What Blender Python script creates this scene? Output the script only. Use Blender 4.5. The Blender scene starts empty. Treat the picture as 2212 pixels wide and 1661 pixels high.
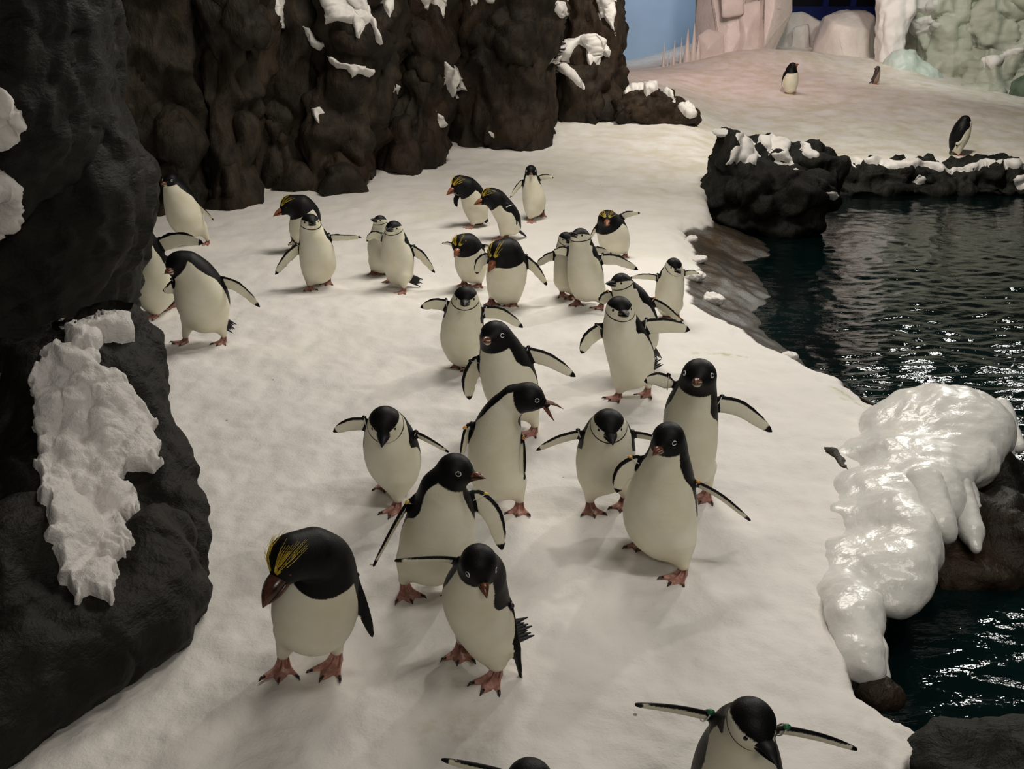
import bpy, math, random
import numpy as np
from mathutils import Vector
from mathutils.bvhtree import BVHTree

rng = np.random.RandomState(7)
random.seed(7)
scene = bpy.context.scene
col = scene.collection

# ------------------------------------------------------------------ camera
CAM_H, PITCH, FPX = 2.2, math.radians(19.2), 2200.0
CX, CY = 1106.0, 830.5
cam_data = bpy.data.cameras.new('camera')
cam_data.sensor_width = 36.0
cam_data.lens = 36.0 * FPX / 2212.0
cam_data.clip_end = 200
cam = bpy.data.objects.new('camera', cam_data)
cam.location = (0, 0, CAM_H)
cam.rotation_euler = (math.pi / 2 - PITCH, 0, 0)
col.objects.link(cam)
scene.camera = cam

# ------------------------------------------------------------------ world, lamps, exposure
world = bpy.data.worlds.new('world')
scene.world = world
world.use_nodes = True
world.node_tree.nodes['Background'].inputs[0].default_value = (0.95, 0.88, 0.80, 1)
world.node_tree.nodes['Background'].inputs[1].default_value = 0.022
scene.view_settings.view_transform = 'Standard'
scene.view_settings.look = 'None'
scene.view_settings.exposure = 0.0
scene.view_settings.gamma = 1.0
scene.view_settings.use_curve_mapping = False


def lamp(name, kind, loc, target, energy, color, size=1.0, size_y=None, blend=0.5, angle=60):
    d = bpy.data.lights.new(name, kind)
    d.energy = energy
    d.color = color
    if kind == 'AREA':
        d.shape = 'RECTANGLE'
        d.size = size
        d.size_y = size_y or size
    else:
        d.shadow_soft_size = size
    if kind == 'SPOT':
        d.spot_size = math.radians(angle)
        d.spot_blend = blend
    o = bpy.data.objects.new(name, d)
    o.location = loc
    o.rotation_euler = (Vector(target) - Vector(loc)).to_track_quat('-Z', 'Y').to_euler()
    col.objects.link(o)
    return o


WARM = (1.0, 0.93, 0.82)
lamp('ceiling_lamp', 'AREA', (0.5, 10.4, 6.2), (0.2, 10.0, 0), 330, WARM, 2.6, 2.6)
lamp('ceiling_lamp', 'AREA', (1.7, 2.8, 5.6), (1.2, 4.6, 0), 66, WARM, 1.6, 1.2)
lamp('gallery_lamp', 'AREA', (1.4, -3.2, 4.4), (1.0, 7.5, 0.4), 108, WARM, 2.2, 1.2)
lamp('spot_lamp', 'SPOT', (4.0, 13.0, 7.5), (5.0, 21.0, 0.5), 2500, (1.0, 0.93, 0.82), 0.5, angle=104, blend=0.9)
lamp('spot_lamp', 'SPOT', (4.2, 11.0, 5.2), (1.4, 6.2, 0), 400, (1.0, 0.95, 0.86), 0.14, angle=72)
lamp('spot_lamp', 'SPOT', (3.4, 2.6, 5.2), (1.8, 6.0, 0), 170, (1.0, 0.97, 0.90), 0.12, angle=66)
lamp('spot_lamp', 'SPOT', (7.0, 15.5, 5.4), (3.8, 7.5, 0), 240, (1.0, 0.98, 0.90), 0.12, angle=90)
lamp('spot_lamp', 'SPOT', (5.2, 13.5, 5.8), (3.2, 5.5, 0), 160, (0.95, 1.0, 0.95), 0.10, angle=90)
for lx, ly, lz in ((6.2, 16.4, 4.6), (7.4, 17.2, 4.2), (8.6, 16.8, 4.9), (9.6, 18.0, 4.4), (7.0, 12.6, 5.0), (8.4, 13.4, 4.6)):
    lamp('track_lamp', 'SPOT', (lx, ly, lz), (4.2, 7.0, -0.3), 55, (1.0, 1.0, 0.92), 0.11, angle=50)
lamp('amber_lamp', 'SPOT', (4.4, 16.5, 4.4), (3.2, 8.0, 0), 40, (1.0, 0.50, 0.10), 0.10, angle=60)
lamp('pink_lamp', 'AREA', (4.6, 22.5, 5.0), (5.8, 27.5, 1.8), 110, (1.0, 0.66, 0.63), 1.5, 1.0)
lamp('cool_lamp', 'AREA', (4.0, 30.5, 6.0), (4.0, 34.0, 2.0), 105, (0.84, 0.90, 1.0), 3.0, 1.0)
lamp('cool_lamp', 'SPOT', (9.0, 20.5, 6.5), (11.3, 27.0, 1.8), 850, (0.96, 1.0, 0.90), 0.5, angle=80, blend=0.9)


# ------------------------------------------------------------------ picture geometry helpers
def ray(u, v):
    x = (u - CX) / FPX
    y = -(v - CY) / FPX
    cp, sp = math.cos(PITCH), math.sin(PITCH)
    return np.array([x, cp + y * sp, -sp + y * cp])


def at(u, v, Y):
    d = ray(u, v)
    return np.array([0, 0, CAM_H]) + d * (Y / d[1])


def mpp(u, v, Y):
    return (Y / ray(u, v)[1]) / FPX


# ------------------------------------------------------------------ noise
_perm = np.random.RandomState(3).permutation(256)
_perm = np.concatenate([_perm, _perm, _perm]).astype(np.int64)
_grads = np.random.RandomState(5).normal(size=(256, 3))
_grads /= np.linalg.norm(_grads, axis=1)[:, None]


def gnoise(p):
    p = np.asarray(p, float)
    i = np.floor(p).astype(np.int64)
    f = p - i
    w = f * f * f * (f * (f * 6 - 15) + 10)
    i &= 255
    out = 0
    for dx in (0, 1):
        hx = _perm[(i[:, 0] + dx) & 255]
        wx = w[:, 0] if dx else 1 - w[:, 0]
        for dy in (0, 1):
            hy = _perm[hx + ((i[:, 1] + dy) & 255)]
            wy = w[:, 1] if dy else 1 - w[:, 1]
            for dz in (0, 1):
                hz_ = _perm[hy + ((i[:, 2] + dz) & 255)]
                wz = w[:, 2] if dz else 1 - w[:, 2]
                g = _grads[hz_]
                out = out + wx * wy * wz * (g[:, 0] * (f[:, 0] - dx) + g[:, 1] * (f[:, 1] - dy) + g[:, 2] * (f[:, 2] - dz))
    return out * 1.6


def fbm(p, oct=3, gain=0.5):
    s, a, q = 0, 1.0, np.asarray(p, float)
    for k in range(oct):
        s = s + a * gnoise(q + 17.3 * k)
        q = q * 2.03
        a *= gain
    return s


def sstep(a, b, x):
    t = np.clip((x - a) / (b - a), 0, 1)
    return t * t * (3 - 2 * t)


# ------------------------------------------------------------------ mesh helpers
def mesh_from(name, verts, faces, mat, smooth=True, attrs=None):
    me = bpy.data.meshes.new(name)
    verts = np.ascontiguousarray(verts, dtype=np.float32)
    if isinstance(faces, np.ndarray):
        nf, k = faces.shape
        me.vertices.add(len(verts))
        me.vertices.foreach_set('co', verts.ravel())
        me.loops.add(nf * k)
        me.loops.foreach_set('vertex_index', faces.astype(np.int32).ravel())
        me.polygons.add(nf)
        me.polygons.foreach_set('loop_start', (np.arange(nf) * k).astype(np.int32))
        try:
            me.polygons.foreach_set('loop_total', np.full(nf, k, np.int32))
        except Exception:
            pass
        me.update(calc_edges=True)
        me.validate()
    else:
        me.from_pydata([tuple(map(float, v)) for v in verts], [], [list(map(int, f)) for f in faces])
        me.update()
    if smooth:
        me.polygons.foreach_set('use_smooth', np.ones(len(me.polygons), bool))
    if attrs:
        for k_, a in attrs.items():
            at_ = me.attributes.new(k_, 'FLOAT', 'POINT')
            at_.data.foreach_set('value', np.ascontiguousarray(a, dtype=np.float32))
    me.materials.append(mat)
    return me


def link(name, me, parent=None, loc=(0, 0, 0)):
    o = bpy.data.objects.new(name, me)
    col.objects.link(o)
    o.location = loc
    if parent is not None:
        o.parent = parent
    return o


def empty(name, loc):
    o = bpy.data.objects.new(name, None)
    o.empty_display_size = 0.1
    o.location = loc
    col.objects.link(o)
    return o


def tag(o, label=None, cat=None, group=None, kind=None):
    if label:
        o['label'] = label
    if cat:
        o['category'] = cat
    if group:
        o['group'] = group
    if kind:
        o['kind'] = kind
    return o


class MB:
    """collects small shapes into one mesh"""
    def __init__(self):
        self.v, self.f = [], []

    def add(self, verts, faces):
        n = len(self.v)
        self.v += [tuple(x) for x in verts]
        self.f += [tuple(i + n for i in f) for f in faces]

    def tube(self, pts, radii, n=8, aspect=None):
        pts = [np.asarray(p, float) for p in pts]
        rings = []
        prev = None
        for i, p in enumerate(pts):
            t = pts[min(i + 1, len(pts) - 1)] - pts[max(i - 1, 0)]
            t /= (np.linalg.norm(t) + 1e-9)
            if prev is None:
                a = np.cross(t, [0, 0, 1]) if abs(t[2]) < .95 else np.cross(t, [1, 0, 0])
            else:
                a = prev - t * np.dot(prev, t)
            a /= (np.linalg.norm(a) + 1e-9)
            prev = a
            b = np.cross(t, a)
            rings.append([p + radii[i] * (math.cos(2 * math.pi * k / n) * a + math.sin(2 * math.pi * k / n) * b) for k in range(n)])
        v = [x for r in rings for x in r]
        f = []
        for i in range(len(rings) - 1):
            for k in range(n):
                f.append((i * n + k, i * n + (k + 1) % n, (i + 1) * n + (k + 1) % n, (i + 1) * n + k))
        f.append(tuple(reversed(range(n))))
        f.append(tuple((len(rings) - 1) * n + k for k in range(n)))
        self.add(v, f)

    def ball(self, c, r, axes=None, nu=12, nv=8):
        ax = np.eye(3) if axes is None else np.array(axes)
        rr = np.array([r, r, r]) if np.isscalar(r) else np.array(r)
        v = []
        for j in range(nv + 1):
            th = math.pi * j / nv
            for i in range(nu):
                ph = 2 * math.pi * i / nu
                l = np.array([math.sin(th) * math.cos(ph), math.sin(th) * math.sin(ph), math.cos(th)]) * rr
                v.append(np.asarray(c) + l @ ax)
        f = []
        for j in range(nv):
            for i in range(nu):
                a, b = j * nu + i, j * nu + (i + 1) % nu
                f.append((a, a + nu, b + nu, b))
        self.add(v, f)

    def ring(self, c, a, b, ra, rb, r, n=28, m=8, nrm=None):
        nrm = np.cross(a, b) if nrm is None else nrm
        v = []
        for i in range(n):
            t = 2 * math.pi * i / n
            d = math.cos(t) * ra * a + math.sin(t) * rb * b
            dd = d / (np.linalg.norm(d) + 1e-9)
            for k in range(m):
                s = 2 * math.pi * k / m
                v.append(c + d + r * (math.cos(s) * dd + math.sin(s) * nrm))
        f = []
        for i in range(n):
            for k in range(m):
                f.append((i * m + k, ((i + 1) % n) * m + k, ((i + 1) % n) * m + (k + 1) % m, i * m + (k + 1) % m))
        self.add(v, f)

    def build(self, name, mat, parent=None, org=(0, 0, 0)):
        v = np.array(self.v) - np.asarray(org)
        return link(name, mesh_from(name, v, self.f, mat), parent)


# ------------------------------------------------------------------ materials
def new_mat(name):
    m = bpy.data.materials.new(name)
    m.use_nodes = True
    nt = m.node_tree
    return m, nt, nt.nodes['Principled BSDF']


def N(nt, t, **kw):
    n = nt.nodes.new(t)
    for k, v in kw.items():
        setattr(n, k, v)
    return n


def noise_node(nt, scale, detail=4, rough=0.55, vec=None, dist=0.0):
    n = N(nt, 'ShaderNodeTexNoise')
    n.inputs['Scale'].default_value = scale
    n.inputs['Detail'].default_value = detail
    n.inputs['Roughness'].default_value = rough
    n.inputs['Distortion'].default_value = dist
    if vec is not None:
        nt.links.new(vec, n.inputs['Vector'])
    return n


def ramp(nt, fac, stops):
    r = N(nt, 'ShaderNodeValToRGB')
    e = r.color_ramp.elements
    while len(e) < len(stops):
        e.new(0.5)
    for i, (p, c) in enumerate(stops):
        e[i].position = p
        e[i].color = (c[0], c[1], c[2], 1)
    nt.links.new(fac, r.inputs[0])
    return r


def pos_vec(nt, scale=(1, 1, 1)):
    g = N(nt, 'ShaderNodeNewGeometry')
    m = N(nt, 'ShaderNodeMapping')
    m.inputs['Scale'].default_value = scale
    nt.links.new(g.outputs['Position'], m.inputs['Vector'])
    return m.outputs[0]


def bump(nt, bsdf, height, strength=0.3, dist=0.01, chain=None):
    b = N(nt, 'ShaderNodeBump')
    b.inputs['Strength'].default_value = strength
    b.inputs['Distance'].default_value = dist
    nt.links.new(height, b.inputs['Height'])
    if chain is not None:
        nt.links.new(chain, b.inputs['Normal'])
    nt.links.new(b.outputs[0], bsdf.inputs['Normal'])
    return b.outputs[0]


def mixc(nt, fac, a, b):
    m = N(nt, 'ShaderNodeMix', data_type='RGBA')
    if hasattr(fac, 'links') or hasattr(fac, 'is_linked'):
        nt.links.new(fac, m.inputs[0])
    else:
        m.inputs[0].default_value = fac
    for s, i in ((a, 6), (b, 7)):
        if isinstance(s, tuple):
            m.inputs[i].default_value = (s[0], s[1], s[2], 1)
        else:
            nt.links.new(s, m.inputs[i])
    return m.outputs[2]


def maprange(nt, val, a, b, c=0.0, d=1.0, smooth=True):
    m = N(nt, 'ShaderNodeMapRange')
    if smooth:
        m.interpolation_type = 'SMOOTHSTEP'
    nt.links.new(val, m.inputs[0])
    m.inputs[1].default_value = a
    m.inputs[2].default_value = b
    m.inputs[3].default_value = c
    m.inputs[4].default_value = d
    return m.outputs[0]


def plain(name, c, rough=0.5, var=0.15, scale=30, bump_s=0.0, spec=0.5):
    m, nt, b = new_mat(name)
    n = noise_node(nt, scale, 3, vec=pos_vec(nt))
    lo = tuple(x * (1 - var) for x in c)
    hi = tuple(min(1, x * (1 + var)) for x in c)
    nt.links.new(ramp(nt, n.outputs[0], [(0.3, lo), (0.7, hi)]).outputs[0], b.inputs['Base Color'])
    b.inputs['Roughness'].default_value = rough
    b.inputs['Specular IOR Level'].default_value = spec
    if bump_s:
        bump(nt, b, n.outputs[0], bump_s, 0.01)
    return m


def snow_mat(name, glossy=False, tint=(0.80, 0.77, 0.74)):
    m, nt, b = new_mat(name)
    p = pos_vec(nt)
    n1 = noise_node(nt, 0.9, 4, vec=p)
    n2 = noise_node(nt, 60, 5, 0.65, vec=p)
    n3 = noise_node(nt, 9, 4, 0.6, vec=p)
    c = ramp(nt, n1.outputs[0], [(0.3, tuple(x * 0.93 for x in tint)), (0.7, tint)]).outputs[0]
    nt.links.new(c, b.inputs['Base Color'])
    if glossy == 'crust':
        b.inputs['Roughness'].default_value = 0.42
        n4 = noise_node(nt, 22, 6, 0.7, vec=p)
        c1 = bump(nt, b, n4.outputs[0], 0.8, 0.02)
        bump(nt, b, n2.outputs[0], 0.6, 0.006, c1)
    elif glossy:
        b.inputs['Roughness'].default_value = 0.27
        b.inputs['Subsurface Weight'].default_value = 0.25
        b.inputs['Subsurface Radius'].default_value = (0.05, 0.05, 0.06)
        b.inputs['Subsurface Scale'].default_value = 0.4
        n4 = noise_node(nt, 18, 3, 0.5, vec=p)
        c1 = bump(nt, b, n4.outputs[0], 0.4, 0.018)
    else:
        b.inputs['Roughness'].default_value = 0.75
        c1 = bump(nt, b, n3.outputs[0], 0.5, 0.015)
        bump(nt, b, n2.outputs[0], 0.5, 0.006, c1)
    return m


def rock_mat(name, dark, light, rough=0.62, stretch=(1, 1, 0.45), warm=(0.055, 0.030, 0.018)):
    m, nt, b = new_mat(name)
    p = pos_vec(nt, stretch)
    p2 = pos_vec(nt)
    n1 = noise_node(nt, 1.6, 6, 0.6, vec=p, dist=0.6)
    n2 = noise_node(nt, 7, 6, 0.62, vec=p, dist=0.3)
    n3 = noise_node(nt, 45, 5, 0.65, vec=p2)
    n4 = noise_node(nt, 0.7, 3, 0.5, vec=p2)
    c = ramp(nt, n1.outputs[0], [(0.32, dark), (0.72, light)]).outputs[0]
    c = mixc(nt, maprange(nt, n4.outputs[0], 0.45, 0.65, 0, 0.6), c, warm)
    c = mixc(nt, maprange(nt, n2.outputs[0], 0.35, 0.6, 0.55, 0), c, tuple(x * 0.35 for x in dark))
    nt.links.new(c, b.inputs['Base Color'])
    b.inputs['Roughness'].default_value = rough
    b.inputs['Specular IOR Level'].default_value = 0.2
    c1 = bump(nt, b, n2.outputs[0], 0.75, 0.06)
    bump(nt, b, n3.outputs[0], 0.5, 0.012, c1)
    return m


M_ROCK = rock_mat('dark_rock', (0.010, 0.008, 0.006), (0.060, 0.046, 0.031), warm=(0.040, 0.021, 0.011))
M_ROCKG = rock_mat('grey_rock', (0.006, 0.006, 0.005), (0.026, 0.026, 0.020), warm=(0.012, 0.011, 0.008))
M_ROCKP = rock_mat('pillar_rock', (0.0035, 0.0035, 0.0025), (0.015, 0.015, 0.0105), stretch=(0.5, 0.5, 1.1), warm=(0.010, 0.007, 0.0045))
M_WET = rock_mat('wet_rock', (0.007, 0.007, 0.005), (0.026, 0.024, 0.018), rough=0.4)
M_SNOW = snow_mat('snow')
M_ICE = snow_mat('wet_ice', True, (0.80, 0.79, 0.76))
M_SNOWCAP = snow_mat('snow_crust', 'crust', (0.78, 0.75, 0.73))


def penguin_mat(name, white, black):
    m, nt, b = new_mat(name)
    p = pos_vec(nt)
    ab = N(nt, 'ShaderNodeAttribute', attribute_name='blk')
    as_ = N(nt, 'ShaderNodeAttribute', attribute_name='strap')
    n = noise_node(nt, 160, 2, vec=p)
    off = N(nt, 'ShaderNodeMath', operation='MULTIPLY_ADD')
    nt.links.new(n.outputs[0], off.inputs[0])
    off.inputs[1].default_value = 0.008
    nt.links.new(ab.outputs['Fac'], off.inputs[2])
    f = maprange(nt, off.outputs[0], 0.0015, 0.0065)
    sa = N(nt, 'ShaderNodeMath', operation='ABSOLUTE')
    nt.links.new(as_.outputs['Fac'], sa.inputs[0])
    fs = maprange(nt, sa.outputs[0], 0.0016, 0.0036, 1, 0)
    mx = N(nt, 'ShaderNodeMath', operation='MAXIMUM')
    nt.links.new(f, mx.inputs[0])
    nt.links.new(fs, mx.inputs[1])
    n2 = noise_node(nt, 7, 3, vec=p)
    w = ramp(nt, n2.outputs[0], [(0.3, tuple(x * y for x, y in zip(white, (0.90, 0.88, 0.80)))), (0.65, white)]).outputs[0]
    n3 = noise_node(nt, 90, 3, 0.7, vec=p)
    k = ramp(nt, n3.outputs[0], [(0.3, tuple(x * 0.6 for x in black)), (0.7, tuple(x * 1.4 for x in black))]).outputs[0]
    nt.links.new(mixc(nt, mx.outputs[0], w, k), b.inputs['Base Color'])
    b.inputs['Roughness'].default_value = 0.5
    b.inputs['Specular IOR Level'].default_value = 0.16
    bump(nt, b, noise_node(nt, 220, 2, vec=p).outputs[0], 0.25, 0.004)
    return m


M_FEATHER = penguin_mat('feathers', (0.80, 0.77, 0.64), (0.0042, 0.0042, 0.0048))
M_FEATHER_B = penguin_mat('brown_feathers', (0.30, 0.22, 0.17), (0.06, 0.045, 0.045))
M_BILL_A = plain('adelie_bill', (0.12, 0.038, 0.018), 0.3, 0.7, 60)
M_BILL_C = plain('black_bill', (0.008, 0.008, 0.009), 0.45, 0.2, spec=0.25)
M_BILL_M = plain('orange_bill', (0.24, 0.080, 0.036), 0.32, 0.5, 40)
M_BILL_D = plain('dark_brown_bill', (0.075, 0.030, 0.020), 0.25, 0.85, 22)
M_EYE = plain('eye_black', (0.006, 0.006, 0.006), 0.12, 0.1)
M_EYE_R = plain('eye_red', (0.10, 0.02, 0.012), 0.12, 0.1)
M_EYERING = plain('eye_ring', (0.80, 0.80, 0.78), 0.5, 0.05)
M_FOOT = plain('foot_skin', (0.36, 0.175, 0.14), 0.5, 0.35, 60, 0.3)
M_CLAW = plain('claw', (0.02, 0.015, 0.014), 0.3)
M_CREST = plain('crest_yellow', (0.62, 0.44, 0.03), 0.5, 0.3, 50)
M_TAIL = plain('tail_feather', (0.012, 0.012, 0.014), 0.5, 0.4)
M_BANDS = {
    'w': plain('white_band', (0.75, 0.74, 0.70), 0.35, 0.05),
    'k': plain('black_tag', (0.015, 0.015, 0.017), 0.25, 0.1),
    'y': plain('yellow_tag', (0.70, 0.52, 0.08), 0.35, 0.1),
    'g': plain('green_tag', (0.02, 0.14, 0.06), 0.3, 0.1),
    'o': plain('orange_tag', (0.62, 0.30, 0.06), 0.35, 0.1),
}

# ------------------------------------------------------------------ ground height field
WATER_Z = -0.35
shore_px = [(1527, 440), (1538, 478), (1470, 492), (1497, 530), (1512, 565), (1478, 585), (1486, 640), (1535, 668),
            (1600, 700), (1645, 735), (1700, 752), (1755, 788), (1800, 800), (1862, 846), (1900, 868), (1960, 900),
            (1965, 1000), (1925, 1100), (1885, 1200), (1840, 1290), (1815, 1380), (1850, 1468), (1912, 1512), (2002, 1568),
            (1962, 1610), (1940, 1680), (1930, 1800), (1925, 2100)]


def flat_xy(u, v):
    d = ray(u, v)
    t = CAM_H / -d[2]
    return (d[0] * t, d[1] * t)


SHORE = [flat_xy(u, v) for u, v in shore_px]
POOL = SHORE + [(2.2, 0.2), (16.0, 0.2), (16.0, 17.35), (4.4, 17.35), (4.0, 15.2), (3.1, 14.2)]
POOL = np.array(POOL)


def poly_sd(px, py, poly):
    """signed distance, negative outside, positive inside"""
    d2 = np.full(px.shape, 1e9)
    inside = np.zeros(px.shape, bool)
    n = len(poly)
    for i in range(n):
        ax, ay = poly[i]
        bx, by = poly[(i + 1) % n]
        ex, ey = bx - ax, by - ay
        t = np.clip(((px - ax) * ex + (py - ay) * ey) / (ex * ex + ey * ey + 1e-12), 0, 1)
        d2 = np.minimum(d2, (px - ax - t * ex) ** 2 + (py - ay - t * ey) ** 2)
        cond = (ay > py) != (by > py)
        with np.errstate(divide='ignore', invalid='ignore'):
            xi = ax + (py - ay) * ex / (ey if ey != 0 else 1e-12)
        inside ^= cond & (px < xi)
    return np.sqrt(d2) * np.where(inside, 1, -1)


def softplus(x, k=0.8):
    return np.log1p(np.exp(np.clip(x / k, -30, 30))) * k


def base_height(x, y):
    left = 0.12 * softplus(y - 12.0)
    right = 0.04 * sstep(11, 17, y) + 0.10 * sstep(16.8, 17.4, y) + 0.142 * softplus(y - 17.6, 0.5) * (1 - 0.5 * sstep(8.5, 13.0, x))
    w = sstep(2.6, 4.6, x)
    h = left * (1 - w) + right * w
    h = h + 0.30 * np.exp(-((x - 6.5) / 1.5) ** 2 - ((y - 26.9) / 1.1) ** 2) + 0.16 * np.exp(-((x - 9.4) / 0.5) ** 2 - ((y - 26.0) / 0.7) ** 2)
    top = 1.24 + 0.62 * sstep(3.2, 6.4, x) - 0.06 * np.clip(x - 9.0, 0, 10)
    h = np.where(h > top - 0.3, top - 0.3 + 0.3 * np.tanh((h - top + 0.3) / 0.3), h)
    return h


def hz_arr(x, y, micro=True):
    p = np.stack([x, y, np.zeros_like(x)], 1)
    h = base_height(x, y)
    h = h + 0.035 * gnoise(p * 0.8 + 3.1)
    if micro:
        h = h + 0.020 * fbm(p * 3.2, 2) + 0.007 * fbm(p * 11, 2)
    d = poly_sd(x, y, POOL)
    dn = d + 0.05 * fbm(p * 4.0, 3)
    near_slope = np.where(y > 6.5, 0.42 + 0.25 * sstep(9.0, 6.5, y), 3.0)
    near_slope = np.where(y > 12.8, 2.5, near_slope)
    bank = -0.05 - near_slope * np.clip(d, 0, 5) + 0.03 * fbm(p * 4.0 + 9, 2)
    bank = np.maximum(bank, -0.9)
    t = sstep(-0.05, 0.04, dn)
    edge_soft = -0.05 * sstep(-0.22, 0.0, dn)
    return (h + edge_soft) * (1 - t) + bank * t, dn


def hz(x, y):
    return float(hz_arr(np.array([float(x)]), np.array([float(y)]))[0][0])


def ground(u, v):
    d = ray(u, v)
    lo, hi = 1.0 / d[1], 40.0 / d[1]
    ts = np.linspace(lo, hi, 1500)
    P = np.array([0, 0, CAM_H]) + ts[:, None] * d
    h = base_height(P[:, 0], P[:, 1]) + 0.035 * gnoise(np.stack([P[:, 0], P[:, 1], 0 * P[:, 0]], 1) * 0.8 + 3.1)
    below = np.nonzero(P[:, 2] < h)[0]
    i = below[0] if len(below) else len(ts) - 1
    p = P[i].copy()
    p[2] = hz(p[0], p[1])
    return p


def grid_faces(nr, nc, wrap=False):
    i, j = np.meshgrid(np.arange(nr - 1), np.arange(nc if wrap else nc - 1), indexing='ij')
    j2 = (j + 1) % nc
    return np.stack([i * nc + j, i * nc + j2, (i + 1) * nc + j2, (i + 1) * nc + j], -1).reshape(-1, 4)


def build_floor():
    nr, nc = 640, 560
    ys = 1.25 * (38.0 / 1.25) ** np.linspace(0, 1, nr)
    ks = np.linspace(-0.85, 0.95, nc)
    Yg, Kg = np.meshgrid(ys, ks, indexing='ij')
    X = (Kg * (Yg + 0.5)).ravel()
    Y = Yg.ravel()
    Z, dn = hz_arr(X, Y)
    m, nt, b = new_mat('snow_ground')
    p = pos_vec(nt)
    a = N(nt, 'ShaderNodeAttribute', attribute_name='shore')
    n1 = noise_node(nt, 0.8, 4, vec=p)
    n2 = noise_node(nt, 70, 5, 0.65, vec=p)
    n3 = noise_node(nt, 8, 5, 0.6, vec=p)
    st = noise_node(nt, 0.55, 5, 0.6, vec=p, dist=0.4)
    c = ramp(nt, n1.outputs[0], [(0.3, (0.74, 0.71, 0.69)), (0.7, (0.82, 0.79, 0.75))]).outputs[0]
    c = mixc(nt, maprange(nt, st.outputs[0], 0.56, 0.75, 0, 0.35), c, (0.62, 0.62, 0.36))
    # trampled, stained snow of the back slope
    far = N(nt, 'ShaderNodeAttribute', attribute_name='trampled')
    n5 = noise_node(nt, 2.4, 6, 0.65, vec=p)
    ff = N(nt, 'ShaderNodeMath', operation='MULTIPLY')
    nt.links.new(maprange(nt, n5.outputs[0], 0.35, 0.7), ff.inputs[0])
    nt.links.new(far.outputs['Fac'], ff.inputs[1])
    c = mixc(nt, ff.outputs[0], c, (0.64, 0.59, 0.47))
    # droppings in streaks
    pv = pos_vec(nt, (1.5, 9.0, 1))
    s2 = noise_node(nt, 1.6, 3, 0.7, vec=pv)
    c = mixc(nt, maprange(nt, s2.outputs[0], 0.70, 0.76, 0, 0.6), c, (0.50, 0.47, 0.10))
    sa = N(nt, 'ShaderNodeAttribute', attribute_name='dropping')
    sn = noise_node(nt, 14, 4, 0.7, vec=p)
    sm = N(nt, 'ShaderNodeMath', operation='MULTIPLY')
    nt.links.new(sa.outputs['Fac'], sm.inputs[0])
    nt.links.new(maprange(nt, sn.outputs[0], 0.42, 0.6), sm.inputs[1])
    c = mixc(nt, sm.outputs[0], c, (0.42, 0.39, 0.10))
    sp = N(nt, 'ShaderNodeTexVoronoi')
    sp.inputs['Scale'].default_value = 3.2
    nt.links.new(p, sp.inputs['Vector'])
    c = mixc(nt, maprange(nt, sp.outputs['Distance'], 0.018, 0.03, 0.8, 0), c, (0.12, 0.10, 0.05))
    # wet rock of the bank below the snow edge
    nr1 = noise_node(nt, 9, 6, 0.65, vec=p)
    rk = ramp(nt, nr1.outputs[0], [(0.3, (0.012, 0.009, 0.006)), (0.62, (0.046, 0.033, 0.021)), (0.8, (0.095, 0.075, 0.052))]).outputs[0]
    fr = maprange(nt, a.outputs['Fac'], 0.0, 0.05)
    nt.links.new(mixc(nt, fr, c, rk), b.inputs['Base Color'])
    nt.links.new(maprange(nt, fr, 0, 1, 0.72, 0.3), b.inputs['Roughness'])
    c1 = bump(nt, b, n3.outputs[0], 0.5, 0.02)
    bump(nt, b, n2.outputs[0], 0.5, 0.006, c1)
    tr = sstep(10.5, 15, Y) * (0.45 + 0.55 * sstep(0, 3.0, X))
    drop = np.zeros(len(X))
    for (u0, v0, u1, v1, wd) in ((1500, 757, 1560, 762, .02), (1560, 762, 1612, 773, .02), (1800, 838, 1838, 850, .02), (1828, 866, 1890, 878, .025), (1180, 612, 1240, 618, .03), (950, 1575, 1040, 1590, .0)):
        a, b = np.array(flat_xy(u0, v0)), np.array(flat_xy(u1, v1))
        ab = b - a
        t_ = np.clip(((X - a[0]) * ab[0] + (Y - a[1]) * ab[1]) / (ab @ ab), 0, 1)
        dd = np.hypot(X - a[0] - t_ * ab[0], Y - a[1] - t_ * ab[1])
        drop = np.maximum(drop, sstep(wd * 2, wd * 0.3, dd) * 0.7) if wd else np.maximum(drop, sstep(.16, .02, dd) * 0.22)
    me = mesh_from('floor', np.stack([X, Y, Z], 1), grid_faces(nr, nc)[:, ::-1], m, attrs={'shore': dn, 'trampled': tr, 'dropping': drop})
    o = link('floor', me)
    tag(o, 'snow covered floor sloping up to a mound at the back', kind='structure')


build_floor()


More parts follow.
